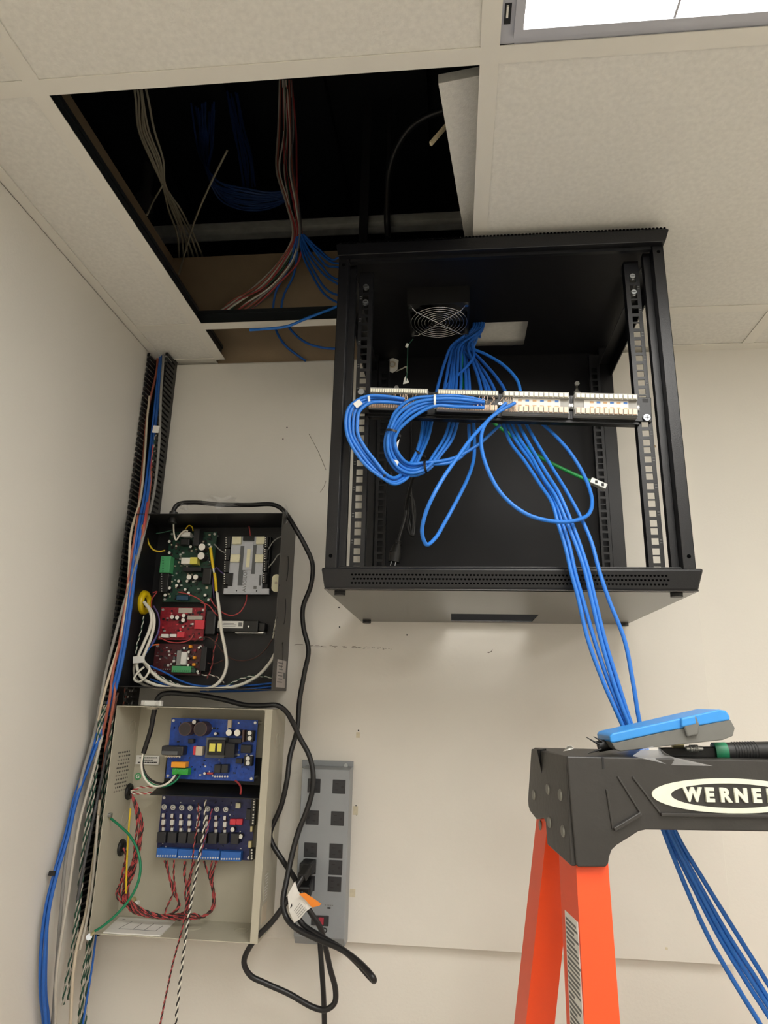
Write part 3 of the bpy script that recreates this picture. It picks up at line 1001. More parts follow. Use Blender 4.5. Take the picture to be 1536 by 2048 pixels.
# ------------------------------------------------------------------ slotted wire duct in the corner
wd = thing('wire_duct', (0.028, -0.03, 1.37), 'black slotted wire duct running up the wall corner, full of cables', 'wire duct')
DX0, DX1, DY, DZ0, DZ1 = 0.003, 0.053, -0.056, 1.372, 2.596
box('base', DX0, DX1, -0.003, -0.0005, DZ0, DZ1, BLACKP, wd)
for xx in (DX0, DX1):
    m = MB()
    a, b = (xx, xx + 0.002) if xx == DX0 else (xx - 0.002, xx)
    m.box(a, b, -0.014, -0.003, DZ0, DZ1)
    z = DZ0
    while z < DZ1 - 0.008:
        m.box(a, b, DY, -0.014, z, z + 0.0075)
        lipx = (a, a + 0.006) if xx == DX0 else (b - 0.006, b)
        m.box(lipx[0], lipx[1], DY - 0.0015, DY, z, z + 0.0075)
        z += 0.0125
    tag(m.build('slotted_side', BLACKP, wd), kind='stuff')

# ------------------------------------------------------------------ surge strip
ps = thing('power_strip', (0.466, -0.02, 1.372), 'grey metal surge strip with ten black outlets screwed to the board', 'power strip')
PX0, PX1, PZ0, PZ1, PY = 0.4235, 0.5185, 1.388, 1.679, -0.045
prof = [(-0.001, 1.372), (-0.030, 1.372), (PY, PZ0), (PY, PZ1), (-0.001, 1.682)]
MB().prism(prof, 'x', PX0, PX1).build('housing', STRIP, ps, 0.0015)
box('mounting_tab', 0.4145, PX1 + 0.0005, -0.004, -0.0008, 1.676, 1.692, STRIP, ps, 0.0005)
p = at(692, 1531, -0.004)
cyl('screw', p + Vector((0, -0.003, 0)), p, 0.004, CHROME, ps, 12)
lefts = [(628, 1571.5), (624.5, 1635), (621, 1700), (619, 1733), (616.5, 1766.5)]
rights = [(678, 1573.5), (675, 1637), (672, 1702), (671, 1735), (669, 1768.5)]
for col, lst in enumerate((lefts, rights)):
    for k, (px, py) in enumerate(lst):
        p = at(px, py, PY)
        h = 0.0127
        o = MB().box(p.x - h, p.x + h, PY - 0.0008, PY + 0.01, p.z - h, p.z + h).build('outlet', RELAYK, ps, 0.0008)
        s = -1 if col == 0 else 1
        m = MB()
        f = PY - 0.0011
        m.box(p.x - s * 0.007, p.x - s * 0.001, f, f + 0.0005, p.z + 0.0045, p.z + 0.0065)
        m.box(p.x - s * 0.007, p.x - s * 0.001, f, f + 0.0005, p.z - 0.0065, p.z - 0.0045)
        m.cyl((p.x + s * 0.007, f, p.z), (p.x + s * 0.007, f + 0.0005, p.z), 0.0026, 12)
        m.build('socket_slots', INK, o)
p = at(640, 1841, PY)
sw = box('switch', p.x - 0.0165, p.x + 0.0165, PY - 0.002, PY + 0.01, p.z - 0.0085, p.z + 0.0085, RELAYK, ps, 0.001)
box('red_rocker', p.x - 0.002, p.x + 0.0075, PY - 0.0045, PY, p.z - 0.006, p.z + 0.006, REDSW, sw, 0.001)
p = at(658, 1816, PY)
box('status_lamp', p.x - 0.003, p.x + 0.003, PY - 0.0006, PY + 0.002, p.z - 0.0013, p.z + 0.0013, INK, ps)
m = MB()
p = at(658, 1810.5, PY)
for i in range(5):
    m.box(p.x - 0.008 + i * 0.0034, p.x - 0.0058 + i * 0.0034, PY - 0.0003, PY + 0.001, p.z - 0.0006, p.z + 0.0006)
tag(m.build('caption_print', GINK, ps), kind='stuff')
p = at(648, 1861, PY)
text_mesh('logo_print', 'D', 0.012, INK, ps, (p.x + 0.001, PY - 0.0004, p.z), (math.pi / 2, 0, 0), 0.0003, 0.0003, sx=1.2)
# strip's own cord
cable('power_cable', [(640, 1846 + 24, -0.03), (640, 1885, -0.034), (643, 1930, -0.036), (647, 1990, -0.034), (649, 2060, -0.03), (650, 2300, -0.03)], 0.0048, CORD, 'straight black cord dropping from under the grey surge strip', 'power cord', n=10)

# ------------------------------------------------------------------ the two looping power cords with their plugs
c1 = thing('power_cable', at(350, 1035, -0.085), 'black power cord arching over the black enclosure and looping below the surge strip', 'power cord')
wirepart('jacket', [(347, 1045, -0.085), (347, 1022, -0.082), (356, 1009, -0.078), (385, 1005, -0.075), (440, 1009, -0.07), (500, 1010, -0.07), (545, 1009, -0.07), (566, 1020, -0.075), (588, 1052, -0.085), (612, 1095, -0.075), (625, 1128, -0.06), (622, 1170, -0.045), (606, 1215, -0.035), (607, 1255, -0.03), (617, 1300, -0.028), (609, 1345, -0.028), (599, 1400, -0.03),
                   (594, 1460, -0.035), (580, 1512, -0.05), (574, 1560, -0.06), (562, 1612, -0.06), (540, 1668, -0.055), (545, 1688, -0.055), (568, 1725, -0.06), (592, 1762, -0.085), (606, 1800, -0.10), (622, 1826, -0.10), (641, 1856, -0.095), (651, 1895, -0.085), (661, 1940, -0.075), (671, 1980, -0.07), (669, 2006, -0.07), (652, 2019, -0.07), (628, 2015, -0.07), (577, 1987, -0.075), (530, 1966, -0.08), (500, 1950, -0.085), (488, 1924, -0.09), (506, 1884, -0.10), (545, 1842, -0.11), (570, 1808, -0.115), (590, 1778, -0.11), (606, 1752, -0.098)], 0.0050, CORD, c1, per=7, n=10)
m = MB().bar(at(603, 1757, -0.10), at(617, 1733, -0.078), 0.017, 0.014).build('plug', BLACKP, c1, 0.003)
MB().bar(at(610, 1740, -0.081), at(621, 1729, -0.05), 0.024, 0.022).build('plug_face', BLACKP, c1, 0.003)
c2 = thing('power_cable', at(316, 1400, -0.10), 'black power cord leaving the cream enclosure and bending out below the surge strip', 'power cord')
wirepart('jacket', [(305, 1440, -0.08), (309, 1420, -0.085), (313, 1402, -0.088), (322, 1390, -0.09), (340, 1386, -0.09), (370, 1388, -0.088), (403, 1391, -0.085), (450, 1400, -0.085), (490, 1410, -0.09), (525, 1411, -0.095), (555, 1411, -0.09), (572, 1423, -0.08), (586, 1446, -0.07), (600, 1476, -0.062), (618, 1510, -0.06), (626, 1545, -0.062), (624, 1585, -0.065), (612, 1625, -0.07), (598, 1660, -0.075), (585, 1705, -0.085), (574, 1757, -0.10), (566, 1806, -0.115), (573, 1835, -0.12), (592, 1856, -0.13), (632, 1877, -0.14), (680, 1897, -0.16), (715, 1922, -0.18), (738, 1945, -0.20), (747, 1957, -0.205), (748, 1961, -0.20), (740, 1954, -0.19), (715, 1926, -0.175), (685, 1899, -0.155), (640, 1872, -0.135), (605, 1848, -0.12), (594, 1825, -0.115), (597, 1800, -0.108), (604, 1785, -0.10)], 0.0050, CORD, c2, per=7, n=10)
MB().bar(at(606, 1788, -0.098), at(613, 1768, -0.05), 0.026, 0.024).build('plug', BLACKP, c2, 0.004)
# paper tag on the second cord
def tagpatch(poly, Y0, bend, m, name, parent, th=0.0004):
    P = []
    for i, (x, y) in enumerate(poly):
        P.append(at(x, y, Y0 + bend[i]))
    off = Vector((0, th, 0))
    nn = len(P)
    return MB().add(P + [v + off for v in P], [tuple(range(nn)), tuple(range(2 * nn - 1, nn - 1, -1))] + [(i, nn + i, nn + (i + 1) % nn, (i + 1) % nn) for i in range(nn)]).build(name, m, parent)


tg = tagpatch([(575, 1790), (590, 1762), (596, 1782), (600, 1786), (612, 1800), (624, 1814), (612, 1823), (600, 1838), (588, 1846), (578, 1822)], -0.124, [0, 0, 0, -0.002, -0.006, -0.008, -0.010, -0.008, -0.004, -0.002], PAPER, 'warning_tag', c2)
tag(tg, 'white paper tag with orange panel')
tagpatch([(598, 1788), (609, 1785), (626, 1796), (643, 1808), (638, 1812), (624, 1815), (612, 1801)], -0.134, [0, 0, -0.002, -0.004, -0.004, -0.003, -0.002], ORANGEP, 'orange_panel', tg)
m = MB()
for i in range(5):
    a, b = at(588 + i * 2.2, 1822 + i * 3.2, -0.1352), at(600 + i * 3.2, 1806 + i * 3.0, -0.1352)
    m.bar(a, b, 0.0005, 0.0005)
m.prism([(at(580, 1817, -0.133).x, at(580, 1817, -0.133).z), (at(585, 1812, -0.133).x, at(585, 1812, -0.133).z), (at(584, 1806, -0.133).x, at(584, 1806, -0.133).z)], 'y', -0.1352, -0.134)
tag(m.build('tag_print', INK, tg), kind='stuff')

# ------------------------------------------------------------------ open sheet-metal enclosures


def enclosure(name, label, x0, x1, z0, z1, d, m_in, m_side, m_flange=None, fl=0.0):
    e = thing(name, ((x0 + x1) / 2, -d / 2, z0), label, 'enclosure')
    t = 0.0015
    box('back_plate', x0, x1, -0.004, -0.0008, z0, z1, m_in, e)
    box('side_wall', x0, x0 + t, -d, -0.004, z0, z1, m_in, e)
    box('side_wall', x1 - t, x1, -d, -0.004, z0, z1, m_side, e)
    box('top_wall', x0 + t, x1 - t, -d, -0.004, z1 - t, z1, m_in, e)
    box('bottom_wall', x0 + t, x1 - t, -d, -0.004, z0, z0 + t, m_in, e)
    if fl:
        box('door_flange', x1 - fl, x1 - t, -d, -d + t, z0 + t, z1 - t, m_flange, e)
    return e


BX0, BX1, BZ0, BZ1, BD = 0.055, 0.372, 1.826, 2.18, 0.118
be = enclosure('access_control_enclosure', 'black open metal enclosure holding green, red and silver circuit boards', BX0, BX1, BZ0, BZ1, BD, ENCB, ENCS)
# curved knock-out cuts and sticker on the outside of the right wall
for zc in (2.075, 1.985, 1.895):
    pts = [Vector((BX1 + 0.0002, -0.062 + 0.012 * math.cos(a), zc + 0.028 * math.sin(a))) for a in [math.radians(-70 + i * 14) for i in range(11)]]
    MB().tube(pts, 0.0011, 5).build('knockout', INK, be)
st_ = MB().box(BX1, BX1 + 0.0006, -0.090, -0.018, 1.832, 1.886).build('rating_sticker', mat('sticker_grey', '#b5aeaa', 0.6, var=0.03, vscale=60), be)
m = MB()
for i in range(7):
    m.box(BX1 + 0.0006, BX1 + 0.0009, -0.085 + 0.004 * (i % 3), -0.046, 1.8805 - i * 0.0062, 1.8785 - i * 0.0062)
m.box(BX1 + 0.0006, BX1 + 0.0009, -0.038, -0.022, 1.850, 1.862)
tag(m.build('sticker_print', GINK, st_), kind='stuff')
for zc in (2.03, 1.965):
    cyl('bolt_hole', (BX1 + 0.0003, -0.112, zc), (BX1 - 0.0005, -0.112, zc), 0.002, INK, be, 10)
# yellow grommet in the left wall
p = atx(287, 1205, BX0 + 0.002)
g = MB().ring((BX0 + 0.004, p.y, p.z), (1, 0, 0), 0.0185, 0.0075, 28, 10)
g.cyl((BX0 + 0.001, p.y, p.z), (BX0 + 0.004, p.y, p.z), 0.026, 24)
g.build('grommet', YELG, be)
cyl('grommet_hole', (BX0 + 0.0041, p.y, p.z), (BX0 + 0.0046, p.y, p.z), 0.0125, INK, be, 18)
# cord gland on top
p = at(347, 1030, -0.085)
cyl('cord_gland', (p.x, p.y, BZ1 - 0.012), (p.x, p.y, BZ1 + 0.012), 0.009, BLACKP, be, 14)

CX0, CX1, CZ0, CZ1, CDp = 0.060, 0.3735, 1.392, 1.790, 0.110
ce = enclosure('power_supply_enclosure', 'cream open metal enclosure holding two blue circuit boards and red wiring', CX0, CX1, CZ0, CZ1, CDp, CREAM, CREAM, CREAM, 0.014)
# perforated patch on the left wall
m = MB()
for i in range(11):
    for j in range(7):
        y = -0.080 + j * 0.0075 + (0.0037 if i % 2 else 0)
        z = 1.700 - i * 0.0072
        m.cyl((CX0 + 0.0016, y, z), (CX0 + 0.0012, y, z), 0.0019, 8)
tag(m.build('vent_perforation', INK, ce), kind='stuff')
for (px, py) in [(250, 1636), (265, 1455)]:
    p = atx(px, py, CX0 + 0.0016)
    MB().ring((CX0 + 0.0016, p.y, p.z), (1, 0, 0), 0.013, 0.0006, 26, 5).build('knockout', CREAM, ce)
for xx in (0.235, 0.325):
    MB().ring((xx, -0.05, CZ0 + 0.0016), (0, 0, 1), 0.013, 0.0006, 26, 5).build('knockout', CREAM, ce)
for zc in (1.73, 1.56):
    MB().ring((CX1, -0.055, zc), (1, 0, 0), 0.014, 0.0006, 26, 5).build('knockout', CREAM, ce)
sk = box('wiring_sticker', CX1, CX1 + 0.0005, -0.092, -0.062, 1.452, 1.500, CREAM, ce)
m = MB()
for i in range(9):
    m.box(CX1 + 0.0005, CX1 + 0.0008, -0.089 + 0.003 * (i % 4), -0.066, 1.4965 - i * 0.005, 1.4953 - i * 0.005)
m.build('sticker_print', PAPER, sk)
box('rating_sticker', CX1, CX1 + 0.0005, -0.095, -0.062, 1.418, 1.448, BEIGEC, ce)
for (px, py) in [(258, 1583), (243, 1695)]:
    p = atx(px, py, CX0 + 0.003)
    g = MB().ring((CX0 + 0.003, p.y, p.z), (1, 0, 0), 0.0115, 0.0045, 24, 8).cyl((CX0 + 0.0016, p.y, p.z), (CX0 + 0.003, p.y, p.z), 0.0115, 20).build('grommet', BLACKP, ce)
# white cord clamp standing on the top wall
p = at(304, 1407, -0.088)
cl = MB().box(p.x - 0.021, p.x + 0.021, p.y - 0.006, p.y + 0.006, CZ1 + 0.0005, CZ1 + 0.011).build('cord_clamp', WHITEP, ce, 0.0015)
for sx in (-0.0145, 0.0145):
    cyl('clamp_screw', (p.x + sx, p.y - 0.009, CZ1 + 0.006), (p.x + sx, p.y - 0.006, CZ1 + 0.006), 0.0036, SOLDER, cl, 12)
cyl('clamp_nut', (p.x + 0.002, p.y, CZ1 - 0.006), (p.x + 0.002, p.y, CZ1), 0.012, CREAM, cl, 12)
# sticker and G mark on the back plate / left wall
sk = pxbox('caution_sticker', 272, 1511, 318, 1529, -0.0085, 0.003, PAPER, ce)
m = MB()
for yy, (a, b) in ((1515.5, (279, 314)), (1520, (286, 306)), (1524.8, (276, 314))):
    x = a
    while x < b:
        w = random.uniform(2.0, 4.5)
        pa, pb = at(x, yy - 1.1, -0.0087), at(min(x + w, b), yy + 1.1, -0.0087)
        m.box(pa.x, pb.x, -0.009, -0.0085, pb.z, pa.z)
        x += w + 0.9
tag(m.build('sticker_print', INK, sk), kind='stuff')
p = at(275.5, 1553, -0.006)
gd = cyl('ground_sticker', (p.x, -0.006, p.z), (p.x, -0.004, p.z), 0.0068, TERMG, ce, 18)
text_mesh('ground_letter', 'G', 0.0105, PAPER, gd, (p.x, -0.0064, p.z), (math.pi / 2, 0, 0), 0.0003, 0.0003)
for (px, py) in [(269, 1798), (276, 1805), (217, 1630)]:
    q = at(px, py, -0.004) if px > 230 else atx(px, py, CX0 + 0.0016)
    if px > 230:
        cyl('stud', (q.x, -0.012, q.z), (q.x, -0.004, q.z), 0.0045, BRASS if px == 269 else WHITEP, ce, 12)
    else:
        cyl('stud', (CX0 + 0.0016, q.y, q.z), (CX0 + 0.008, q.y, q.z), 0.004, CHROME, ce, 12)
# leaflet lying on the bottom wall
pl = [atz(200, 1868, CZ0 + 0.004), atz(316, 1874, CZ0 + 0.004), atz(350, 1842, CZ0 + 0.004), atz(240, 1833, CZ0 + 0.004)]
pl = [Vector((max(q.x, CX0 + 0.003), min(max(q.y, -0.108), -0.02), q.z)) for q in pl]
lf = MB().hexa([v - Vector((0, 0, 0.0022)) for v in pl], pl).build('leaflet', PAPER)
tag(lf, 'folded white wiring leaflet lying in the bottom of the cream enclosure', 'leaflet')
m = MB()
def lerp2(u, v):
    return pl[0].lerp(pl[1], u).lerp(pl[3].lerp(pl[2], u), v) + Vector((0, 0, 0.0002))
for a, b in [((0.2, 0.25), (0.85, 0.25)), ((0.2, 0.25), (0.3, 0.75)), ((0.45, 0.25), (0.5, 0.7)), ((0.65, 0.25), (0.7, 0.7)), ((0.85, 0.25), (0.88, 0.6)), ((0.1, 0.85), (0.15, 0.85))]:
    m.bar(lerp2(*a), lerp2(*b), 0.0009, 0.0004)
tag(m.build('print_lines', GINK, lf), kind='stuff')

# ------------------------------------------------------------------ circuit boards in the black enclosure


def pcb(name, label, rect, Yf, m, group=None):
    x0, y0, x1, y1 = rect
    a, b, c2, d = at(x0, y0, Yf), at(x1, y0, Yf), at(x1, y1, Yf), at(x0, y1, Yf)
    t = thing(name, ((a.x + c2.x) / 2, -0.005, (d.z + c2.z) / 2), label, 'circuit board', group)
    box('substrate', (a.x + d.x) / 2, (b.x + c2.x) / 2, Yf, Yf + 0.0016, (c2.z + d.z) / 2, (a.z + b.z) / 2, m, t)
    X0, X1, Z0, Z1 = (a.x + d.x) / 2, (b.x + c2.x) / 2, (c2.z + d.z) / 2, (a.z + b.z) / 2
    for sx in (X0 + 0.005, X1 - 0.005):
        for sz in (Z0 + 0.005, Z1 - 0.005):
            MB().cyl((sx, Yf - 0.002, sz), (sx, -0.004, sz), 0.0028, 10).build('standoff', SOLDER, t)
    return t, (X0, X1, Z0, Z1)


def chips(t, rect, Yf, n, mats, seed, smin=0.0015, smax=0.006, names='small_parts'):
    rr = random.Random(seed)
    X0, X1, Z0, Z1 = rect
    acc = {}
    for i in range(n):
        x, z = rr.uniform(X0 + 0.006, X1 - 0.006), rr.uniform(Z0 + 0.006, Z1 - 0.006)
        w, h = rr.uniform(smin, smax), rr.uniform(smin, smax * 0.8)
        k = rr.choice(mats)
        acc.setdefault(k.name, (k, MB()))[1].box(x - w / 2, x + w / 2, Yf - rr.uniform(0.001, 0.004), Yf, z - h / 2, z + h / 2)
    for k, mb in acc.values():
        tag(mb.build(names, k, t), kind='stuff')


def dots(name, pts, Yf, r, m, parent):
    mb = MB()
    for px, py in pts:
        p = at(px, py, Yf)
        mb.cyl(p + Vector((0, -0.0006, 0)), p, r, 8)
    return tag(mb.build(name, m, parent), kind='stuff')


YB_ = -0.022
gb, rect = pcb('power_supply_board', 'green power supply board with white-topped capacitors in the black enclosure', (333, 1064, 428, 1204), YB_, PCBG)
chips(gb, rect, YB_, 190, [HEAT, SOLDER, BLACKP, CAPBRN, PCBG, RELAYK, BEIGEC], 1)
for (x, y, r) in [(403.6, 1093.8, 7.2), (402, 1111.5, 7.4), (378, 1154, 5.2), (391, 1154, 5.2)]:
    pxcyl('capacitor', x, y, r, YB_ - 0.024, 0.024, CAPW, gb, 18, CAPDK)
for (x, y) in [(353, 1171), (370, 1179), (377, 1186), (374, 1162), (357, 1162), (339, 1176), (330, 1190), (338.5, 1083), (338.5, 1105.5), (381, 1093), (410, 1190)]:
    pxcyl('capacitor', x, y, 3.0, YB_ - 0.010, 0.010, CAPW, gb, 12, CAPDK)
tr = pxbox('transformer', 362, 1115, 394, 1127.5, YB_ - 0.020, 0.02, CAPW, gb, 0.001)
pxbox('yellow_wrap', 380, 1114.6, 394.3, 1127.8, YB_ - 0.0203, 0.019, YELT, tr)
pxbox('relay', 362, 1064, 380, 1073, YB_ - 0.018, 0.018, WHITEP, gb, 0.0008)
pxbox('heatsink', 387, 1058, 398, 1091, YB_ - 0.026, 0.026, HEAT, gb, 0.0005)
pxbox('heatsink', 365, 1134, 402, 1142, YB_ - 0.02, 0.02, HEAT, gb, 0.0005)
pxbox('choke', 360, 1077, 379, 1090, YB_ - 0.018, 0.018, BLACKP, gb, 0.002)
pxbox('choke', 404, 1135, 422, 1168, YB_ - 0.014, 0.014, BLACKP, gb, 0.002)
tb = pxbox('terminal_block', 320, 1112, 340, 1145, YB_ - 0.022, 0.022, TERMG, gb, 0.001)
dots('terminal_screws', [(326, 1116 + i * 5.2) for i in range(6)], YB_ - 0.022, 0.0013, PCBG, tb)
tb = pxbox('terminal_block', 318, 1146, 336, 1184, YB_ - 0.016, 0.016, BLACKP, gb, 0.001)
dots('terminal_screws', [(323.5, 1148 + i * 4.9) for i in range(8)], YB_ - 0.016, 0.0012, SOLDER, tb)
pxbox('blue_capacitor', 352, 1190, 376, 1200, YB_ - 0.012, 0.012, mat('teal_component', '#1d4560', 0.4), gb, 0.002)

r1, rect = pcb('relay_board', 'bright red circuit board under the green board, with four white capacitors', (319, 1215, 409, 1280), YB_, PCBR)
chips(r1, rect, YB_, 70, [REDK, HEAT, SOLDER, BLACKP, CAPBRN, PCBR], 2)
for (x, y) in [(344, 1234), (354, 1235), (367, 1231), (366, 1240.5)]:
    pxcyl('capacitor', x, y, 4.1, YB_ - 0.012, 0.012, CAPW, r1, 14, CAPDK)
pxbox('sticker', 357, 1216, 384, 1226, YB_ - 0.003, 0.003, LGREYC, r1)
pxbox('sticker', 375, 1231.5, 405, 1239, YB_ - 0.004, 0.004, LGREYC, r1)
pxbox('connector', 322, 1268, 336, 1275, YB_ - 0.010, 0.010, WHITEP, r1, 0.0006)
pxbox('connector', 340, 1268, 352, 1274, YB_ - 0.010, 0.010, WHITEP, r1, 0.0006)
pxbox('relay', 354, 1264, 368, 1275, YB_ - 0.010, 0.010, REDK, r1, 0.0006)
pxbox('relay', 389, 1240, 408, 1258, YB_ - 0.008, 0.008, REDK, r1, 0.0006)
pxbox('heatsink', 410, 1218, 431, 1269, YB_ - 0.006, 0.020, HEAT, r1, 0.003)

r2, rect = pcb('relay_board', 'dark red circuit board at the bottom left of the black enclosure, with green terminals', (308, 1288, 404, 1350), YB_, PCBR2)
chips(r2, rect, YB_, 80, [PCBR, HEAT, SOLDER, BLACKP, CAPBRN, GRYP], 3)
pxbox('connector', 353, 1301, 361, 1331, YB_ - 0.010, 0.010, GREYC, r2, 0.0006)
pxbox('sticker', 361.5, 1304, 373, 1329, YB_ - 0.008, 0.008, PAPER, r2)
tb = pxbox('terminal_block', 343, 1332, 382, 1345, YB_ - 0.016, 0.016, TERMG, r2, 0.001)
dots('terminal_screws', [(347 + i * 4.4, 1342) for i in range(8)], YB_ - 0.016, 0.0012, PCBG, tb)
pxbox('terminal_block', 382, 1336, 390, 1346, YB_ - 0.014, 0.014, PCBG, r2, 0.001)
pxbox('heatsink', 401, 1294, 412, 1342, YB_ - 0.02, 0.03, HEAT, r2, 0.001)
for (x, y) in [(380, 1293), (388, 1315), (387, 1329)]:
    pxbox('inductor', x - 3, y - 3, x + 3, y + 3, YB_ - 0.008, 0.008, ORG, r2, 0.001)
for (x, y) in [(368, 1296), (377, 1304), (376, 1317), (376, 1330), (398, 1295), (395, 1343)]:
    pxcyl('capacitor', x, y, 2.6, YB_ - 0.009, 0.009, CAPW, r2, 12, CAPDK)
dots('terminal_screws', [(308 + i * 4.6, 1338.5) for i in range(8)], YB_ - 0.004, 0.0012, SOLDER, r2)

# silver access controller
ac = thing('access_controller', at(492, 1188, -0.006), 'silver access controller module with four ivory relays in the black enclosure', 'controller')
YA = -0.030
pxbox('base', 447, 1073, 538, 1189, YA + 0.008, 0.018, BLACKP, ac, 0.001)
pxbox('cover', 459, 1073, 527, 1186, YA, 0.009, SILV, ac, 0.0008)
pxbox('cover_foot', 447, 1177, 538, 1188, YA + 0.0005, 0.008, SILV, ac, 0.0005)
for (x0, y0, x1, y1) in [(464, 1073, 482, 1087.5), (512, 1073, 529, 1087.5), (460.5, 1108.5, 479, 1123.5), (510, 1108.5, 526.5, 1124)]:
    pxbox('relay', x0, y0, x1, y1, YA - 0.007, 0.009, RELAYB, ac, 0.0008)
MB().box(*(lambda a, b: (a.x, b.x, YA - 0.0006, YA, b.z, a.z))(at(481.5, 1092, YA), at(484.5, 1171, YA))).build('vent_slot', GRYP, ac)
MB().box(*(lambda a, b: (a.x, b.x, YA - 0.0006, YA, b.z, a.z))(at(506.5, 1090, YA), at(509.5, 1148, YA))).build('vent_slot', GRYP, ac)
pxbox('ridge', 487, 1083, 505, 1140, YA - 0.002, 0.002, SILV, ac, 0.0005)
pxbox('lamp_strip', 493, 1098, 500, 1134, YA - 0.0028, 0.001, RELAYB, ac)
pxbox('power_connector', 486, 1072, 508, 1081, YA - 0.004, 0.006, BLACKP, ac, 0.0005)
for (xa, xb, ya, yb, k, dx) in [(450, 460, 1073, 1170, 26, -1), (527, 536, 1073, 1168, 26, 1)]:
    for j in range(4):
        y0 = ya + (yb - ya) * j / 4
        y1 = ya + (yb - ya) * (j + 0.92) / 4
        sh = -1.2 * j if dx < 0 else -1.0 * j
        b = pxbox('terminal_block', xa + sh, y0, xb + sh, y1, YA - 0.004, 0.012, BLACKP, ac, 0.0006)
        cx_ = xa + 2.2 + sh if dx < 0 else xb - 5 + sh
        dots('terminal_screws', [(cx_, y0 + 2.5 + i * (y1 - y0 - 4) / 4) for i in range(5)], YA - 0.004, 0.0012, CAPW, b)
pxbox('antenna_block', 456, 1146, 465, 1172, YA - 0.003, 0.004, BLACKP, ac, 0.0005)
pxbox('slot', 518, 1150, 522, 1171, YA - 0.0008, 0.001, GRYP, ac)
pxbox('code_mark', 507, 1172, 513, 1178, YA - 0.0003, 0.0005, GINK, ac)
p = at(490, 1159.5, YA)
text_mesh('brand_print', 'AVIGILON', 0.0115, GINK, ac, (p.x, YA - 0.0004, p.z), (math.pi / 2, -math.pi / 2, 0), 0.0003, 0.0)
for (x, y) in [(473, 1181.5), (513, 1182)]:
    pxcyl('screw_hole', x, y, 1.4, YA - 0.0003, 0.001, INK, ac, 10)
tag_ = box('oval_tag', 0, 0.001, 0, 0.001, 0, 0.001, RELAYB)
bpy.data.objects.remove(tag_)
pc = at(552, 1166, -0.04)
ov = [(pc.x + 0.0095 * math.cos(a), pc.z + 0.0095 * math.sin(a) + (0.0095 if math.sin(a) >= 0 else -0.0095)) for a in [2 * math.pi * (i + 0.5) / 24 for i in range(24)]]
o = MB().prism(ov, 'y', -0.040, -0.037).build('oval_sounder', RELAYB, None, 0.0006)
cyl('grille', (pc.x, -0.0405, pc.z), (pc.x, -0.040, pc.z), 0.003, BEIGEC, o, 12)
tag(o, 'ivory oval sounder on the right wall inside the black enclosure', 'sounder')
# black battery holder with white label
bh = thing('door_module', at(480, 1268, -0.006), 'black elongated module with a white label below the silver controller', 'module')
pxbox('body', 433, 1240, 516, 1264, -0.032, 0.028, BLACKP, bh, 0.0025)
pxbox('end_block', 516, 1245, 530, 1262, -0.028, 0.024, BLACKP, bh, 0.003)
pxbox('foil_edge', 470, 1263, 527, 1267, -0.024, 0.02, SOLDER, bh, 0.0005)
lb = pxbox('label', 435.5, 1242, 486, 1256, -0.0324, 0.0004, PAPER, bh)
m = MB()
for k, (a, b) in enumerate(((447, 468), (445, 473), (446, 471))):
    pa, pb = at(a, 1246 + k * 3.2, -0.0326), at(b, 1247 + k * 3.2, -0.0326)
    m.box(pa.x, pb.x, -0.0328, -0.0324, pb.z, pa.z)
pa, pb = at(477, 1245, -0.0326), at(484, 1253, -0.0326)
m.box(pa.x, pb.x, -0.0328, -0.0324, pb.z, pa.z)
tag(m.build('label_print', GINK, lb), kind='stuff')
cyl('screw', at(497, 1253, -0.0335), at(497, 1253, -0.031), 0.002, SOLDER, bh, 10)

# wiring in the black enclosure
G1 = 'white cables looping through the black enclosure'
cable('white_cable', [(288, 1204, -0.062), (300, 1222, -0.066), (303, 1240, -0.066), (298, 1262, -0.066), (286, 1290, -0.068), (277, 1312, -0.07), (274, 1335, -0.07), (284, 1356, -0.068), (312, 1370, -0.062), (355, 1377, -0.058), (405, 1378, -0.055), (470, 1373, -0.05), (515, 1352, -0.05), (540, 1325, -0.05), (551, 1306, -0.05)], 0.0034, WHITEC, 'white cable from the yellow grommet sweeping along the bottom to the right wall')
cable('white_cable', [(290, 1206, -0.055), (306, 1228, -0.058), (308, 1248, -0.058), (302, 1275, -0.058), (292, 1300, -0.06), (286, 1318, -0.062), (297, 1336, -0.064), (315, 1355, -0.064), (345, 1370, -0.062), (385, 1376, -0.06), (420, 1376, -0.056), (442, 1360, -0.05), (453, 1332, -0.046), (450, 1298, -0.044), (443, 1262, -0.05), (440, 1230, -0.042), (434, 1186, -0.036)], 0.0034, WHITEC, 'white cable curling up the middle of the black enclosure to the yellow sleeve')
cable('white_cable', [(286, 1322, -0.074), (299, 1336, -0.08), (293, 1352, -0.084), (278, 1364, -0.084), (268, 1358, -0.082), (275, 1346, -0.08), (288, 1334, -0.078)], 0.0022, WHITEC, 'small white cable loop hanging off the white cable tie tag')
cable('grey_cable', [(270, 1322, -0.066), (268, 1345, -0.062), (276, 1362, -0.058), (300, 1374, -0.054), (350, 1381, -0.05), (400, 1381, -0.048)], 0.0028, LGREYC, 'light grey cable along the bottom left of the black enclosure')
o = MB().bar(at(266, 1320, -0.079), at(288, 1318, -0.079), 0.002, 0.014).build('cable_tag', WHITEP, None, 0.0006)
tag(o, 'square white tag tied around the white cables in the black enclosure', 'tag')
cable('yellow_wire', [(294, 1074, -0.055), (297, 1086, -0.05), (306, 1099, -0.042), (318, 1103, -0.036), (330, 1101, -0.03)], 0.0019, YELC, 'short yellow wire bending into the green board', 'wire')
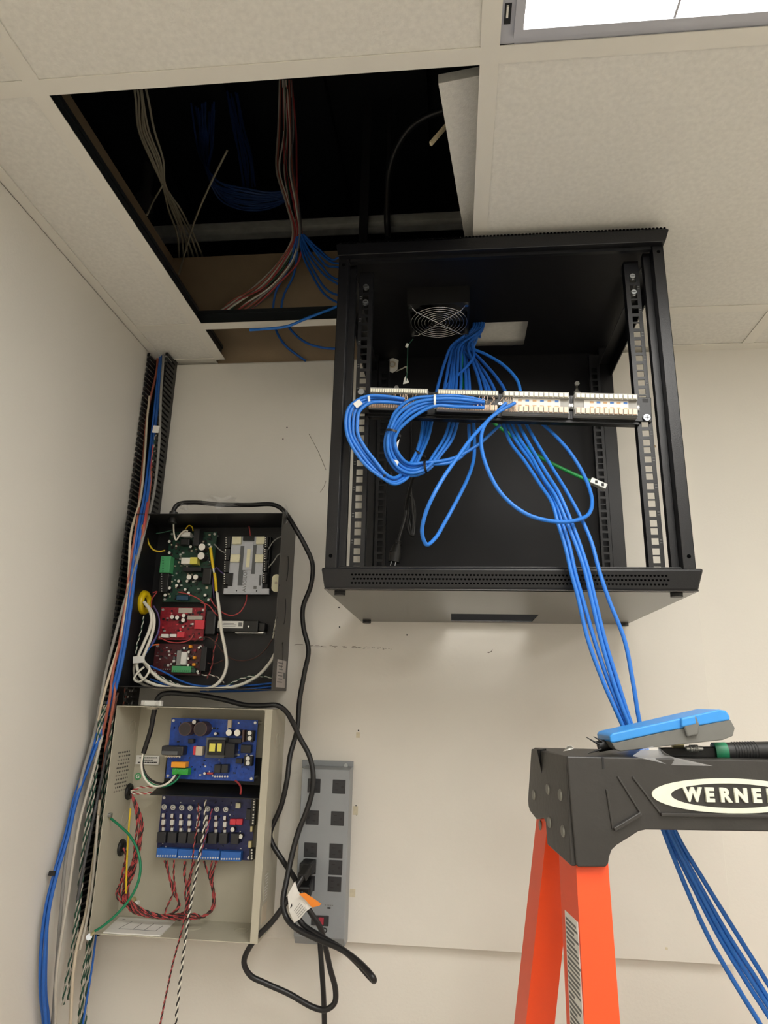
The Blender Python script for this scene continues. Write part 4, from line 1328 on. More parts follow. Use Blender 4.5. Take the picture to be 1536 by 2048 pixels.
cable('yellow_wire', [(371, 1058, -0.04), (378, 1051, -0.04), (384, 1054, -0.04), (386, 1062, -0.04)], 0.0013, YELC, 'small yellow wire arching above the white relay', 'wire')
cable('white_wire', [(347, 1048, -0.06), (348, 1066, -0.05), (352, 1080, -0.045), (361, 1068, -0.045), (370, 1061, -0.045), (376, 1062, -0.042)], 0.0018, WHITEC, 'thin white wire dipping from the cord gland to the relay', 'wire')
cable('green_wire', [(344, 1060, -0.05), (330, 1064, -0.055), (312, 1067, -0.06)], 0.0012, DGRNW, 'dark green wire running left from the cord gland', 'wire')
ys = thing('sleeved_wire', at(424, 1100, -0.035), 'white wire in yellow sleeves standing beside the green board', 'wire')
wirepart('wire', [(421, 1092, -0.036), (424, 1115, -0.037), (427, 1140, -0.038), (431, 1165, -0.039), (434, 1190, -0.038)], 0.0020, WHITEC, ys)
wirepart('sleeve', [(421, 1096, -0.036), (423.5, 1115, -0.037), (426.5, 1137, -0.038)], 0.0034, YELG, ys)
wirepart('sleeve', [(429, 1146, -0.0395), (431.5, 1165, -0.0395), (432.5, 1182, -0.0395)], 0.0034, YELG, ys)
RW = [([(494, 1188, -0.02), (491, 1206, -0.03), (480, 1224, -0.034), (464, 1231, -0.034), (447, 1226, -0.032), (430, 1212, -0.03), (420, 1196, -0.03)], REDC, 'red wire looping below the silver controller'),
      ([(356, 1184, -0.04), (378, 1189, -0.042), (398, 1198, -0.042), (410, 1210, -0.04), (409, 1222, -0.034)], REDC, 'red wire across the bottom of the green board'),
      ([(402, 1205, -0.04), (418, 1211, -0.04), (428, 1224, -0.038), (436, 1232, -0.03)], REDC, 'red wire beside the white sleeve wire'),
      ([(320, 1276, -0.04), (340, 1284, -0.042), (362, 1285, -0.042), (380, 1279, -0.04), (387, 1268, -0.038)], REDC, 'red wire looping under the bright red board'),
      ([(388, 1283, -0.036), (412, 1274, -0.034), (428, 1282, -0.03), (448, 1306, -0.028), (470, 1320, -0.028), (505, 1318, -0.03), (530, 1300, -0.032), (546, 1276, -0.035)], BRNW, 'long brown-red wire across the lower right of the black enclosure'),
      ([(498, 1052, -0.03), (500, 1064, -0.03), (501, 1073, -0.032)], REDC, 'short red wire entering the top of the silver controller'),
      ([(306, 1186, -0.03), (314, 1183, -0.03), (304, 1198, -0.04), (303, 1216, -0.05)], REDC, 'thin red wire beside the yellow grommet'),
      ([(404, 1320, -0.03), (425, 1328, -0.028), (448, 1320, -0.028)], BRNW, 'thin dark wire right of the dark red board'),
      ([(428, 1196, -0.03), (426, 1160, -0.03), (432, 1135, -0.03), (440, 1142, -0.03), (448, 1148, -0.03)], PURPW, 'thin violet wire left of the silver controller')]
for pts, mm, lb in RW:
    cable('red_wire' if mm == REDC else 'thin_wire', pts, 0.0013, mm, lb, 'wire', n=6)
cable('orange_wire', [(297, 1293, -0.05), (308, 1290, -0.045), (318, 1289, -0.035)], 0.0016, ORANGEW, 'short orange wire at the top left of the dark red board', 'wire')
cable('violet_wire', [(307, 1212, -0.05), (316, 1228, -0.048), (319, 1248, -0.046), (314, 1270, -0.048), (303, 1288, -0.052)], 0.0017, PURPW, 'violet wire curving down beside the bright red board', 'wire')
cable('blue_wire', [(318, 1262, -0.045), (308, 1283, -0.048), (296, 1300, -0.052), (286, 1316, -0.06)], 0.0017, BLUED, 'blue wire slanting down to the white tag', 'wire')
for i, (pts, lb) in enumerate([
    ([(300, 1332, -0.05), (330, 1345, -0.045), (362, 1362, -0.045), (400, 1372, -0.045), (460, 1372, -0.04), (510, 1370, -0.04), (546, 1366, -0.04)], 'upper blue cable running along the bottom of the black enclosure'),
    ([(300, 1358, -0.04), (340, 1372, -0.04), (400, 1379, -0.038), (470, 1380, -0.036), (548, 1373, -0.036)], 'middle blue cable running along the bottom of the black enclosure'),
    ([(330, 1372, -0.03), (400, 1382, -0.03), (480, 1382, -0.03), (548, 1379, -0.03)], 'lowest blue cable running along the bottom of the black enclosure')]):
    cable('blue_cable', pts, 0.0021, BLUED, lb)
for i, (pts, ma, mb, lb) in enumerate([
    ([(296, 1338, -0.056), (330, 1358, -0.05), (366, 1372, -0.048), (420, 1381, -0.045)], WHITEC, DGRNW, 'green-white twisted pair under the dark red board'),
    ([(452, 1372, -0.042), (480, 1358, -0.042), (510, 1352, -0.042), (548, 1356, -0.042)], WHITEC, DGRNW, 'green-white twisted pair at the bottom right of the black enclosure'),
    ([(288, 1232, -0.056), (282, 1262, -0.058), (274, 1290, -0.06), (272, 1308, -0.062)], WHITEC, DGRNW, 'green-white twisted pair below the yellow grommet'),
    ([(404, 1350, -0.03), (430, 1352, -0.03), (448, 1366, -0.035)], WHITEC, BRNW, 'brown-white twisted pair right of the green terminals'),
    ([(436, 1268, -0.03), (428, 1300, -0.028), (424, 1330, -0.028), (414, 1358, -0.03)], BRNW, REDC, 'red-brown twisted pair hanging in the middle of the black enclosure'),
    ([(556, 1218, -0.03), (552, 1240, -0.035), (548, 1262, -0.04), (546, 1276, -0.042)], WHITEC, LGREYC, 'pale twisted pair at the right wall of the black enclosure')]):
    twisted('twisted_pair', pts, 0.0010, ma, mb, lb)
for i, pts in enumerate([[(536, 1100, -0.03), (546, 1084, -0.036), (556, 1076, -0.04), (565, 1073, -0.04)], [(536, 1136, -0.03), (548, 1122, -0.036), (556, 1110, -0.04), (566, 1106, -0.04)], [(428, 1088, -0.03), (440, 1100, -0.03), (450, 1106, -0.03)]]):
    cable('grey_wire', pts, 0.0014, GREYC, ['grey wire from the upper right terminals of the silver controller', 'grey wire from the middle right terminals of the silver controller', 'grey wire from the green board to the silver controller'][i], 'wire', n=6)

# ------------------------------------------------------------------ boards in the cream enclosure
YC = -0.045
# black insulating sheet: back part and shelf between the two boards
a, b = at(331, 1512, -0.012), at(524, 1512, -0.012)
sh = thing('insulating_shelf', (0.22, -0.05, 1.64), 'black plastic insulating shelf dividing the two blue boards', 'shelf')
zsh = at(400, 1594, -0.085).z
zbk = at(420, 1570, -0.010).z
box('back_sheet', a.x, 0.357, -0.0065, -0.0045, zbk, at(420, 1512, -0.006).z, BLACKP, sh)
x0s, x1s = at(298, 1589, -0.085).x, 0.357
MB().hexa([(at(300, 1589, -0.085).x, -0.085, zsh), (x1s, -0.085, zsh), (x1s, -0.0065, zbk + 0.001), (a.x, -0.0065, zbk + 0.001)],
          [(at(300, 1589, -0.085).x, -0.085, zsh + 0.0015), (x1s, -0.085, zsh + 0.0015), (x1s, -0.0065, zbk + 0.0025), (a.x, -0.0065, zbk + 0.0025)]).build('shelf_sheet', BLACKP, sh)

ub, rect = pcb('power_supply_board', 'bright blue power supply board in the upper half of the cream enclosure', (337, 1438, 512, 1560), YC, PCBB)
chips(ub, rect, YC, 90, [RELAYK, SOLDER, BLACKP, PCBN, PCBB, WHITEP], 4, 0.0012, 0.005)
for (x, y, r) in [(370, 1458, 12.8), (400.6, 1458, 13.4)]:
    p = at(x, y, YC - 0.030)
    q = at(x + r, y, YC - 0.030)
    rr_ = (q - p).length
    o = cyl('bulk_capacitor', p, p + Vector((0, 0.03, 0)), rr_, CAPBRN, ub, 28)
    MB().cyl(p + Vector((0, -0.0006, 0)), p, rr_ * 0.86, 28).build('cap_top', CAPDK, o)
for (x, y, r, h) in [(388, 1444, 4.2, 0.02), (430.5, 1467.6, 3.0, 0.012), (457.5, 1465.4, 6.3, 0.022), (474.4, 1465.7, 6.6, 0.022), (409, 1547, 2.6, 0.008)]:
    pxcyl('capacitor', x, y, r, YC - h, h, CAPW, ub, 16, CAPDK)
pxbox('ceramic_resistor', 455, 1439.5, 462.5, 1456, YC - 0.008, 0.008, BEIGEC, ub, 0.0006)
for (x0, y0, x1, y1) in [(491, 1461, 507, 1482), (487, 1512, 504, 1532)]:
    o = pxbox('screw_terminal', x0, y0, x1, y1, YC - 0.014, 0.014, BLACKP, ub, 0.001)
    for yy in (y0 + 5, y1 - 5.5):
        pxcyl('terminal_screw', (x0 + x1) / 2, yy, 4.2, YC - 0.0155, 0.002, SOLDER, o, 12)
pxbox('brown_card', 484, 1460, 488, 1484, YC - 0.018, 0.018, CAPBRN, ub)
o = pxbox('inductor', 322, 1492, 366, 1511, YC - 0.026, 0.026, RELAYK, ub, 0.003)
pxbox('ferrite_bar', 323, 1502, 355, 1510, YC - 0.0275, 0.004, GRYP, o, 0.001)
m = MB()
for i in range(6):
    p = at(331 + i * 4.6, 1514, YC - 0.02)
    m.tube([p + Vector((-0.003, 0, 0.004)), p + Vector((0, -0.003, 0)), p + Vector((0.004, -0.001, 0.002)), p + Vector((0.006, 0.004, 0.006))], 0.0011, 6)
tag(m.build('winding', BEIGEC, o), kind='stuff')
pxbox('relay', 391, 1493, 404.5, 1511, YC - 0.016, 0.016, BEIGEC, ub, 0.0008)
pxbox('red_capacitor', 386, 1492, 391.5, 1510, YC - 0.014, 0.014, REDK, ub, 0.001)
o = pxbox('transformer', 411, 1475, 450, 1516, YC - 0.020, 0.020, GRYP, ub, 0.001)
o2 = pxbox('bobbin', 415, 1480, 449, 1510, YC - 0.028, 0.010, BLACKP, ub, 0.001)
pxbox('tape_window', 418.5, 1487, 430, 1503, YC - 0.0286, 0.002, YELT, o2)
pxbox('tape_window', 434.5, 1487, 443, 1503, YC - 0.0286, 0.002, YELT, o2)
pxbox('heatsink', 449, 1487, 469, 1515, YC - 0.024, 0.024, HEAT, ub, 0.0006)
pxbox('black_chip', 481, 1490, 502, 1506, YC - 0.012, 0.012, RELAYK, ub, 0.001)
pxbox('black_chip', 376, 1478, 387, 1487, YC - 0.012, 0.012, RELAYK, ub, 0.001)
pxbox('black_chip', 456, 1477, 482, 1487, YC - 0.010, 0.010, RELAYK, ub, 0.001)
pxbox('black_chip', 471, 1517, 484, 1527, YC - 0.010, 0.010, RELAYK, ub, 0.001)
pxbox('orange_relay', 342, 1524, 371, 1535.5, YC - 0.018, 0.018, ORG, ub, 0.001)
o = pxbox('terminal_block', 344, 1537, 376, 1550, YC - 0.018, 0.018, TERMBG, ub, 0.001)
m = MB()
for i in range(3):
    p = at(348 + i * 10, 1540, YC - 0.0185)
    m.prism([(p.x - 0.004, p.z + 0.003), (p.x, p.z - 0.001), (p.x + 0.004, p.z + 0.003), (p.x + 0.004, p.z + 0.001), (p.x, p.z - 0.003), (p.x - 0.004, p.z + 0.001)], 'y', YC - 0.019, YC - 0.018)
m.build('terminal_ridges', TERMG, o)
for x in (428, 442.5):
    pxbox('black_relay', x, 1529, x + 13, 1546, YC - 0.014, 0.014, RELAYK, ub, 0.001)
dots('terminal_screws', [(430 + i * 5, 1553) for i in range(6)], YC - 0.004, 0.0019, CAPW, ub)
pxbox('red_diode', 413, 1545, 426, 1549, YC - 0.006, 0.006, REDC, ub, 0.0008)

YD = -0.032
lbd, rect = pcb('distribution_board', 'navy blue fused distribution board in the lower half of the cream enclosure', (318, 1593, 507, 1717), YD, PCBN)
chips(lbd, rect, YD, 80, [BLACKP, SOLDER, PCBB, PCBN, WHITEP], 6, 0.0008, 0.003)
fx = [325.8, 343.5, 361, 378, 395.5, 413, 431, 449]
for i, x in enumerate(fx):
    y = 1614 + i * 0.7
    p = at(x + 2.5, y, YD - 0.010)
    MB().ring(p, (0, 1, 0.2), 0.0042, 0.0014, 16, 6).cyl(p, p + Vector((0, 0.010, 0)), 0.002, 8).build('fuse_clip', SOLDER, lbd)
    f = pxbox('fuse', x - 2.2, y + 13, x + 2.2, y + 48, YD - 0.007, 0.005, CAPBRN, lbd, 0.001)
    pxbox('fuse_cap', x - 2.6, y + 13, x + 2.6, y + 21, YD - 0.008, 0.007, SOLDER, f, 0.0006)
    pxbox('fuse_cap', x - 2.6, y + 41, x + 2.6, y + 48, YD - 0.008, 0.007, SOLDER, f, 0.0006)
    pxbox('fuse_holder', x - 3.6, y + 25, x + 3.6, y + 36, YD - 0.009, 0.008, SOLDER, f, 0.001)
for (x0, x1) in [(313.5, 331), (334.5, 352), (356, 372), (375, 392), (394, 412.5), (415.5, 433), (437.5, 454), (461, 476.5)]:
    k = (x0 - 313) / 163 * 3
    pxbox('black_relay', x0, 1664.5 + k, x1, 1686 + k, YD - 0.016, 0.016, RELAYK, lbd, 0.0008)
for i in range(4):
    xa, xb = 312.5 + i * 42.6, 312.5 + (i + 1) * 42.6 - 1.2
    o = pxbox('terminal_block', xa, 1697 + i * 2.1, xb, 1716 + i * 2.1, YD - 0.014, 0.014, TERMB, lbd, 0.001)
    dots('terminal_screws', [(xa + 3.2 + j * 5.0, 1711.5 + i * 2.1) for j in range(8)], YD - 0.014, 0.0016, SOLDER, o)
for x in (459.4, 472.4):
    pxbox('dip_switch', x, 1638, x + 12, 1650, YD - 0.007, 0.007, REDK, lbd, 0.0008)
for (x, y) in [(464.8, 1659.4), (481, 1673)]:
    pxcyl('capacitor', x, y, 4.4, YD - 0.012, 0.012, CAPW, lbd, 14, CAPDK)
pxbox('jumper_block', 471, 1606, 480, 1617, YD - 0.008, 0.008, RELAYB, lbd, 0.0006)
pxbox('black_chip', 492, 1618, 501, 1640, YD - 0.006, 0.006, RELAYK, lbd, 0.0006)
o = pxbox('terminal_strip', 501, 1594, 511, 1652, YD - 0.012, 0.012, BLACKP, lbd, 0.0008)
dots('terminal_screws', [(508.5 - i * 0.35, 1597.5 + i * 5.6 + (4 if i > 4 else 0)) for i in range(9)], YD - 0.012, 0.0017, CAPW, o)
o = pxbox('terminal_strip', 498, 1697, 507, 1721, YD - 0.012, 0.012, BLACKP, lbd, 0.0008)
dots('terminal_screws', [(503.5, 1700 + i * 5.7) for i in range(4)], YD - 0.012, 0.0017, CAPW, o)
pxbox('fuse', 500, 1652, 505, 1664, YD - 0.008, 0.008, BRASS, lbd, 0.001)
pxbox('fuse', 496, 1682, 503, 1696, YD - 0.008, 0.008, BRASS, lbd, 0.001)

# wiring in the cream enclosure
cable('black_wire', [(305, 1436, -0.08), (302, 1455, -0.08), (296, 1480, -0.078), (286, 1510, -0.074), (286, 1535, -0.07), (297, 1556, -0.068), (318, 1567, -0.07), (340, 1566, -0.072), (352, 1556, -0.07), (356, 1549, -0.065)], 0.0022, BLKW, 'black mains wire curving from the clamp to the green terminal', 'wire')
cable('cord_sheath', [(309, 1418, -0.085), (306, 1436, -0.083), (302, 1458, -0.081), (294, 1484, -0.078), (287, 1506, -0.076)], 0.0050, CORD, 'stripped black cord sheath hanging inside the cream enclosure', 'cord')
cable('white_wire', [(286, 1506, -0.076), (283, 1530, -0.074), (289, 1556, -0.073), (306, 1572, -0.074), (326, 1571, -0.076), (341, 1562, -0.074), (350, 1551, -0.067)], 0.0021, WHITEC, 'white mains wire curving to the green terminal', 'wire')
cable('green_wire', [(287, 1508, -0.073), (285, 1536, -0.07), (294, 1560, -0.07), (313, 1572, -0.072), (338, 1570, -0.074), (352, 1561, -0.074), (360, 1551, -0.067)], 0.0021, GRNW, 'green mains wire curving to the green terminal', 'wire')
gw = thing('ground_strap', at(224, 1640, -0.09), 'green ground strap arching from the left wall to the bottom corner screw', 'wire')
wirepart('wire', [(222, 1637, -0.088), (240, 1652, -0.098), (260, 1672, -0.105), (275, 1700, -0.11), (281, 1735, -0.112), (275, 1768, -0.114), (258, 1800, -0.118), (232, 1830, -0.122), (206, 1852, -0.124), (190, 1862, -0.124)], 0.0024, GRNW, gw, per=8)
for (a, b) in (((222, 1637), (218, 1630)), ((190, 1862), (180, 1872))):
    MB().cyl(at(a[0], a[1], -0.124 if a[0] < 200 else -0.088), at(b[0], b[1], -0.124 if a[0] < 200 else -0.085), 0.0028, 10).build('lug', BRASS, gw)
MB().cyl(at(178, 1874, -0.128), at(178, 1874, -0.120), 0.0052, 14).build('lug_screw', CHROME, gw)
cable('yellow_wire', [(261, 1617, -0.09), (258, 1650, -0.09), (255, 1700, -0.09), (253, 1745, -0.09), (252, 1787, -0.09)], 0.0017, YELC, 'straight yellow wire standing in front of the red pairs', 'wire')
cable('red_wire', [(471, 1561, -0.055), (479, 1569, -0.065), (482, 1578, -0.075), (481, 1588, -0.083)], 0.0019, REDC, 'red wire from the upper blue board down to the black shelf', 'wire')
GR = 'red-black twisted pairs sweeping round the bottom of the cream enclosure'
ends = [329, 334, 348, 369, 371, 386, 390, 408, 424, 432, 434]
rs = random.Random(11)
for i, ex in enumerate(ends):
    up = (i % 3 != 2)
    j = rs.uniform
    if up:
        pts = [(262, 1588, -0.07), (272 + j(-3, 3), 1612, -0.072), (281 + j(-7, 5), 1650, -0.074), (275 + j(-10, 6), 1700, -0.074), (262 + j(-10, 8), 1745, -0.074)]
    else:
        pts = [(247, 1696, -0.08), (252 + j(-3, 3), 1712, -0.08), (248 + j(-5, 4), 1745, -0.08)]
    pts += [(246 + j(-14, 12), 1790 + j(-10, 8), -0.074), (268 + j(-12, 12), 1818 + j(-6, 6), -0.068), (305 + j(-8, 8), 1832 + j(-6, 5), -0.062), (ex * 0.55 + 150 + j(-4, 4), 1834 + j(-6, 5), -0.058)]
    if ex > 400:
        pts += [(405, 1834 + j(-3, 3), -0.055), (424 + j(-2, 4), 1815 + j(-4, 4), -0.05), (428 + j(-3, 3), 1785, -0.046), (421 + j(-4, 4), 1755, -0.045), (ex, 1722, -0.045)]
    elif ex > 360:
        pts += [(378 + j(-8, 6), 1822 + j(-6, 2), -0.055), (374 + j(-5, 5), 1790 + j(-6, 6), -0.05), ((ex + 372) / 2 + j(-4, 4), 1755, -0.046), (ex, 1722, -0.045)]
    else:
        pts += [(335 + j(-5, 30), 1815 + j(-8, 2), -0.055), (345 + j(-14, 10), 1785 + j(-6, 6), -0.05), ((ex + 340) / 2 + j(-4, 4), 1752, -0.046), (ex, 1721, -0.045)]
    twisted('twisted_pair', pts, 0.00115, REDC, BLKW if i % 2 else BRNW, 'red-black twisted pair landing ' + ORD[i] + ' from the left on the blue terminals', 'wire', GR, pitch=0.020)
twisted('twisted_pair', [(262, 1582, -0.06), (280, 1575, -0.06), (300, 1574, -0.064), (316, 1573, -0.066)], 0.0011, REDC, WHITEC, 'red-white twisted pair running right from the upper black grommet', pitch=0.016)
twisted('twisted_pair', [(262, 1586, -0.06), (285, 1587, -0.06), (305, 1585, -0.064)], 0.0011, REDC, WHITEC, 'short red-white pair below the black shelf edge', pitch=0.016)
twisted('twisted_pair', [(396, 1606, -0.06), (397, 1640, -0.062), (390, 1675, -0.064), (387, 1700, -0.064), (384, 1740, -0.07), (374, 1800, -0.09), (366, 1850, -0.118), (345, 1930, -0.12), (330, 2000, -0.12), (318, 2060, -0.12)], 0.0010, REDC, BLKW, 'red-black pair hanging from the navy board out of the bottom of the frame', pitch=0.016)
twisted('twisted_pair', [(411, 1600, -0.058), (410, 1630, -0.062), (407, 1660, -0.064), (401, 1700, -0.066), (393, 1745, -0.072), (383, 1800, -0.09), (374, 1855, -0.118), (364, 1930, -0.12), (356, 2000, -0.12), (350, 2060, -0.12)], 0.0014, WHITEC, BLKW, 'white-black pair hanging from the navy board out of the bottom of the frame', pitch=0.016)
twisted('twisted_pair', [(424, 1618, -0.05), (419, 1640, -0.055), (413, 1665, -0.058), (405, 1695, -0.06), (398, 1722, -0.06), (390, 1765, -0.065)], 0.0010, REDC, PURPW, 'short red-violet pair beside the white-black pair on the navy board', pitch=0.016)

# ------------------------------------------------------------------ cables in and around the rack
RC = 0.0030     # cat6 jacket radius
GU = 'blue network cables dropping behind the patch panel'
TOPH = [Vector((0.768 + 0.005 * (i % 5), -0.150 + 0.006 * (i // 5), 2.588)) for i in range(20)]
xs_mid = [905, 910, 915, 918, 922, 926, 930, 934, 937, 940, 925, 932, 938, 919]
xs_low = [872, 887, 896, 904, 911, 921, 932, 939, 963, 973, 981, 991, 1012, 900]
for i, (xm, xl) in enumerate(zip(xs_mid, xs_low)):
    y0 = -0.19 + 0.012 * (i % 4)
    pts = [TOPH[i] + Vector((0, 0, 0.012)), TOPH[i] + Vector((-0.004, -0.012, -0.02)), at(xm, 690, y0), at(xm * 0.62 + xl * 0.38 - 2, 722, y0 - 0.05), at(xm * 0.25 + xl * 0.75, 756, -0.30), at(xl, 790, -0.34), at(xl - 2, 826, -0.352)]
    cable('network_cable', pts, RC, BLUED, 'blue network cable dropping behind the patch panel, ' + ORD[sorted(xs_low).index(xl)] + ' from the left', 'network cable', GU, n=7, per=6)
cable('network_cable', [TOPH[15] + Vector((0, 0, 0.012)), TOPH[15] + Vector((-0.002, -0.01, -0.03)), (944, 690, -0.20), (948, 712, -0.23), (930, 737, -0.27), (900, 765, -0.31), (884, 786, -0.34), (876, 815, -0.352)], RC, BLUED, 'blue network cable crossing in front of the dropping bundle', 'network cable', None, n=7)
# big loop on the right: leaves the top hole, passes behind the panel, swings round and lands on the third block
cable('network_cable', [TOPH[16] + Vector((0, 0, 0.012)), TOPH[16] + Vector((0, -0.01, -0.03)), (948, 698, -0.21), (968, 707, -0.24), (1005, 729, -0.28), (1035, 762, -0.32), (1046, 800, -0.345), (1075, 838, -0.355), (1105, 866, -0.37), (1140, 905, -0.385), (1170, 955, -0.40), (1184, 1000, -0.42), (1178, 1027, -0.44), (1155, 1040, -0.462), (1110, 1043, -0.485), (1055, 1029, -0.495), (1005, 990, -0.49), (972, 930, -0.475), (962, 880, -0.46), (972, 846, -0.445), (1000, 822, -0.432), (1030, 806, -0.424)], RC, BLUEC, 'blue network cable making the wide loop on the right below the patch panel', 'network cable', None, n=8)
# slim hanging loop in the middle
cable('network_cable', [(1012, 806, -0.424), (990, 828, -0.432), (965, 852, -0.45), (940, 880, -0.47), (917, 912, -0.49), (889, 952, -0.51), (866, 992, -0.52), (850, 1030, -0.515), (844, 1065, -0.505), (853, 1089, -0.49), (870, 1077, -0.475), (890, 1044, -0.455), (913, 1002, -0.435), (934, 960, -0.41), (947, 920, -0.375), (949, 885, -0.36), (947, 840, -0.352)], RC, BLUEC, 'blue network cable making the slim hanging loop below the patch panel', 'network cable', None, n=8)
# left loop bundle onto block one
GL = 'blue network cables of the left loop'
RF = 0.0029
cl_ = [(856, 832, -0.352, 1.0), (850, 872, -0.36, 0.8), (838, 905, -0.375, 0.55), (825, 931, -0.39, 0.6), (808, 953, -0.405, 0.7), (788, 962, -0.418, 0.7), (770, 953, -0.428, 0.55),
       (744, 929, -0.436, 0.9), (722, 902, -0.44, 1.15), (706, 872, -0.442, 1.2), (702, 845, -0.442, 1.2), (708, 820, -0.442, 1.15), (722, 806, -0.44, 0.9), (740, 799, -0.436, 0.7), (772, 798, -0.43, 0.6), (808, 803, -0.42, 0.5)]
for i, pts in enumerate(bundle(cl_, 4, -6.4, 0.0042, 1.2, 3)):
    cable('network_cable', pts, RF, BLUEC, ORD[i] + ' blue network cable, counted inwards, of the left loop onto the first punch block', 'network cable', GL, n=8)
GM = 'blue network cables of the middle loop'
cm_ = [(902, 832, -0.352, 1.1), (890, 872, -0.364, 1.0), (872, 904, -0.378, 0.8), (850, 933, -0.394, 0.55), (822, 940, -0.406, 0.8), (800, 931, -0.418, 0.8), (784, 905, -0.428, 0.75), (780, 880, -0.434, 0.65), (787, 858, -0.438, 0.65), (802, 834, -0.442, 1.0), (830, 813, -0.444, 1.0), (869, 803, -0.442, 0.62), (912, 803, -0.436, 0.7), (968, 808, -0.418, 0.5)]
for i, pts in enumerate(bundle(cm_, 5, -7.4, 0.0042, 1.0, 5)):
    if i < 2:
        pts = [at(1000 - i * 62, 850, -0.352), at(955 - i * 20, 890 + i * 8, -0.366), at(905, 917 + i * 7, -0.38)] + pts[3:]
    cable('network_cable', pts, RF, BLUEC, ORD[i] + ' blue network cable of the middle loop curling onto the second punch block', 'network cable', GM, n=8)
# the run of five that leaves the rack over its bottom lip and goes down behind the ladder
GD = 'blue network cables running from the rack down behind the ladder'
runs = [
    [(1003, 836, -0.352), (1020, 883, -0.37), (1049, 922, -0.395), (1080, 969, -0.42), (1104, 1006, -0.44), (1117, 1050, -0.452), (1130, 1092, -0.458), (1143, 1147, -0.462), (1155, 1190, -0.464), (1175, 1276, -0.464), (1205, 1360, -0.464), (1247, 1455, -0.464), (1290, 1560, -0.462), (1327, 1662, -0.458), (1370, 1770, -0.455), (1420, 1880, -0.452), (1475, 1975, -0.45), (1530, 2065, -0.448)],
    [(1010, 838, -0.352), (1030, 878, -0.37), (1060, 920, -0.395), (1092, 968, -0.42), (1112, 1006, -0.44), (1126, 1050, -0.450), (1139, 1092, -0.456), (1151, 1147, -0.460), (1166, 1200, -0.462), (1192, 1290, -0.462), (1220, 1370, -0.462), (1254, 1450, -0.462), (1297, 1560, -0.46), (1333, 1662, -0.456), (1385, 1770, -0.452), (1436, 1870, -0.45), (1500, 1975, -0.448), (1548, 2050, -0.446)],
    [(1020, 838, -0.352), (1036, 872, -0.37), (1062, 912, -0.395), (1088, 958, -0.42), (1111, 992, -0.44), (1131, 1038, -0.452), (1155, 1098, -0.460), (1170, 1143, -0.464), (1183, 1198, -0.466), (1202, 1280, -0.466), (1227, 1365, -0.466), (1259, 1452, -0.466), (1304, 1560, -0.464), (1338, 1662, -0.46), (1392, 1770, -0.456), (1446, 1870, -0.452), (1512, 1975, -0.45), (1560, 2050, -0.448)],
    [(1032, 836, -0.352), (1046, 866, -0.37), (1068, 905, -0.395), (1095, 950, -0.42), (1117, 985, -0.44), (1139, 1034, -0.450), (1163, 1098, -0.458), (1177, 1143, -0.462), (1190, 1198, -0.464), (1210, 1280, -0.464), (1236, 1365, -0.464), (1264, 1452, -0.464), (1308, 1555, -0.462), (1343, 1662, -0.458), (1398, 1768, -0.454), (1455, 1868, -0.45), (1520, 1970, -0.448), (1566, 2050, -0.446)],
    [(1045, 834, -0.352), (1069, 878, -0.37), (1100, 929, -0.395), (1132, 981, -0.42), (1163, 1038, -0.44), (1183, 1085, -0.452), (1198, 1140, -0.460), (1218, 1200, -0.464), (1249, 1280, -0.464), (1266, 1365, -0.464), (1281, 1452, -0.464), (1313, 1560, -0.462), (1350, 1662, -0.458), (1408, 1762, -0.452), (1470, 1862, -0.448), (1530, 1958, -0.446), (1580, 2040, -0.444)]]
for i, pts in enumerate(runs):
    cable('network_cable', pts, RC, BLUEC, ['leftmost blue network cable of the run, splitting off alone at the bottom', 'second blue network cable of the run down behind the ladder', 'third blue network cable of the run down behind the ladder', 'fourth blue network cable of the run down behind the ladder', 'rightmost blue network cable of the run, standing apart above the cable tester'][i], 'network cable', GD, n=8, per=8)
# green patch lead with its modular plug
gc = thing('patch_lead', at(1180, 962, -0.30), 'green patch lead with a clear modular plug hanging inside the rack', 'patch lead')
wirepart('jacket', [(922, 700, -0.18), (926, 740, -0.24), (935, 790, -0.30), (990, 848, -0.31), (1030, 876, -0.31), (1070, 908, -0.31), (1110, 930, -0.31), (1165, 956, -0.31), (1180, 962, -0.31)], 0.0031, GREENC, gc, n=8)
a, b = at(1180, 961, -0.31), at(1212, 975, -0.31)
MB().bar(a, b, 0.012, 0.010).build('modular_plug', mat('clear_plug', '#b8bab4', 0.25, 0.1, spec=0.7), gc, 0.001)
for t in (0.35, 0.75):
    c_ = a.lerp(b, t) + Vector((0, -0.0062, 0))
    MB().box(c_.x - 0.002, c_.x + 0.002, c_.y - 0.0005, c_.y + 0.001, c_.z - 0.0025, c_.z + 0.0025).build('plug_window', INK, gc)
MB().bar(a.lerp(b, 0.02), a.lerp(b, 0.2), 0.0105, 0.011).build('plug_shield', SOLDER, gc, 0.0008)
# cable ties
def tie(c, axis, R, m, label, w=0.0035):
    c, axis = Vector(c), Vector(axis).normalized()
    o = MB()
    o.cyl(c - axis * w / 2, c + axis * w / 2, R, 20, None, False)
    o.cyl(c - axis * w / 2, c + axis * w / 2, R - 0.0012, 20, None, False)
    hd = axis.orthogonal().normalized()
    o.bar(c + hd * (R - 0.001), c + hd * (R + 0.005), 0.005, 0.0045)
    return tag(o.build('cable_tie', m), label, 'cable tie')


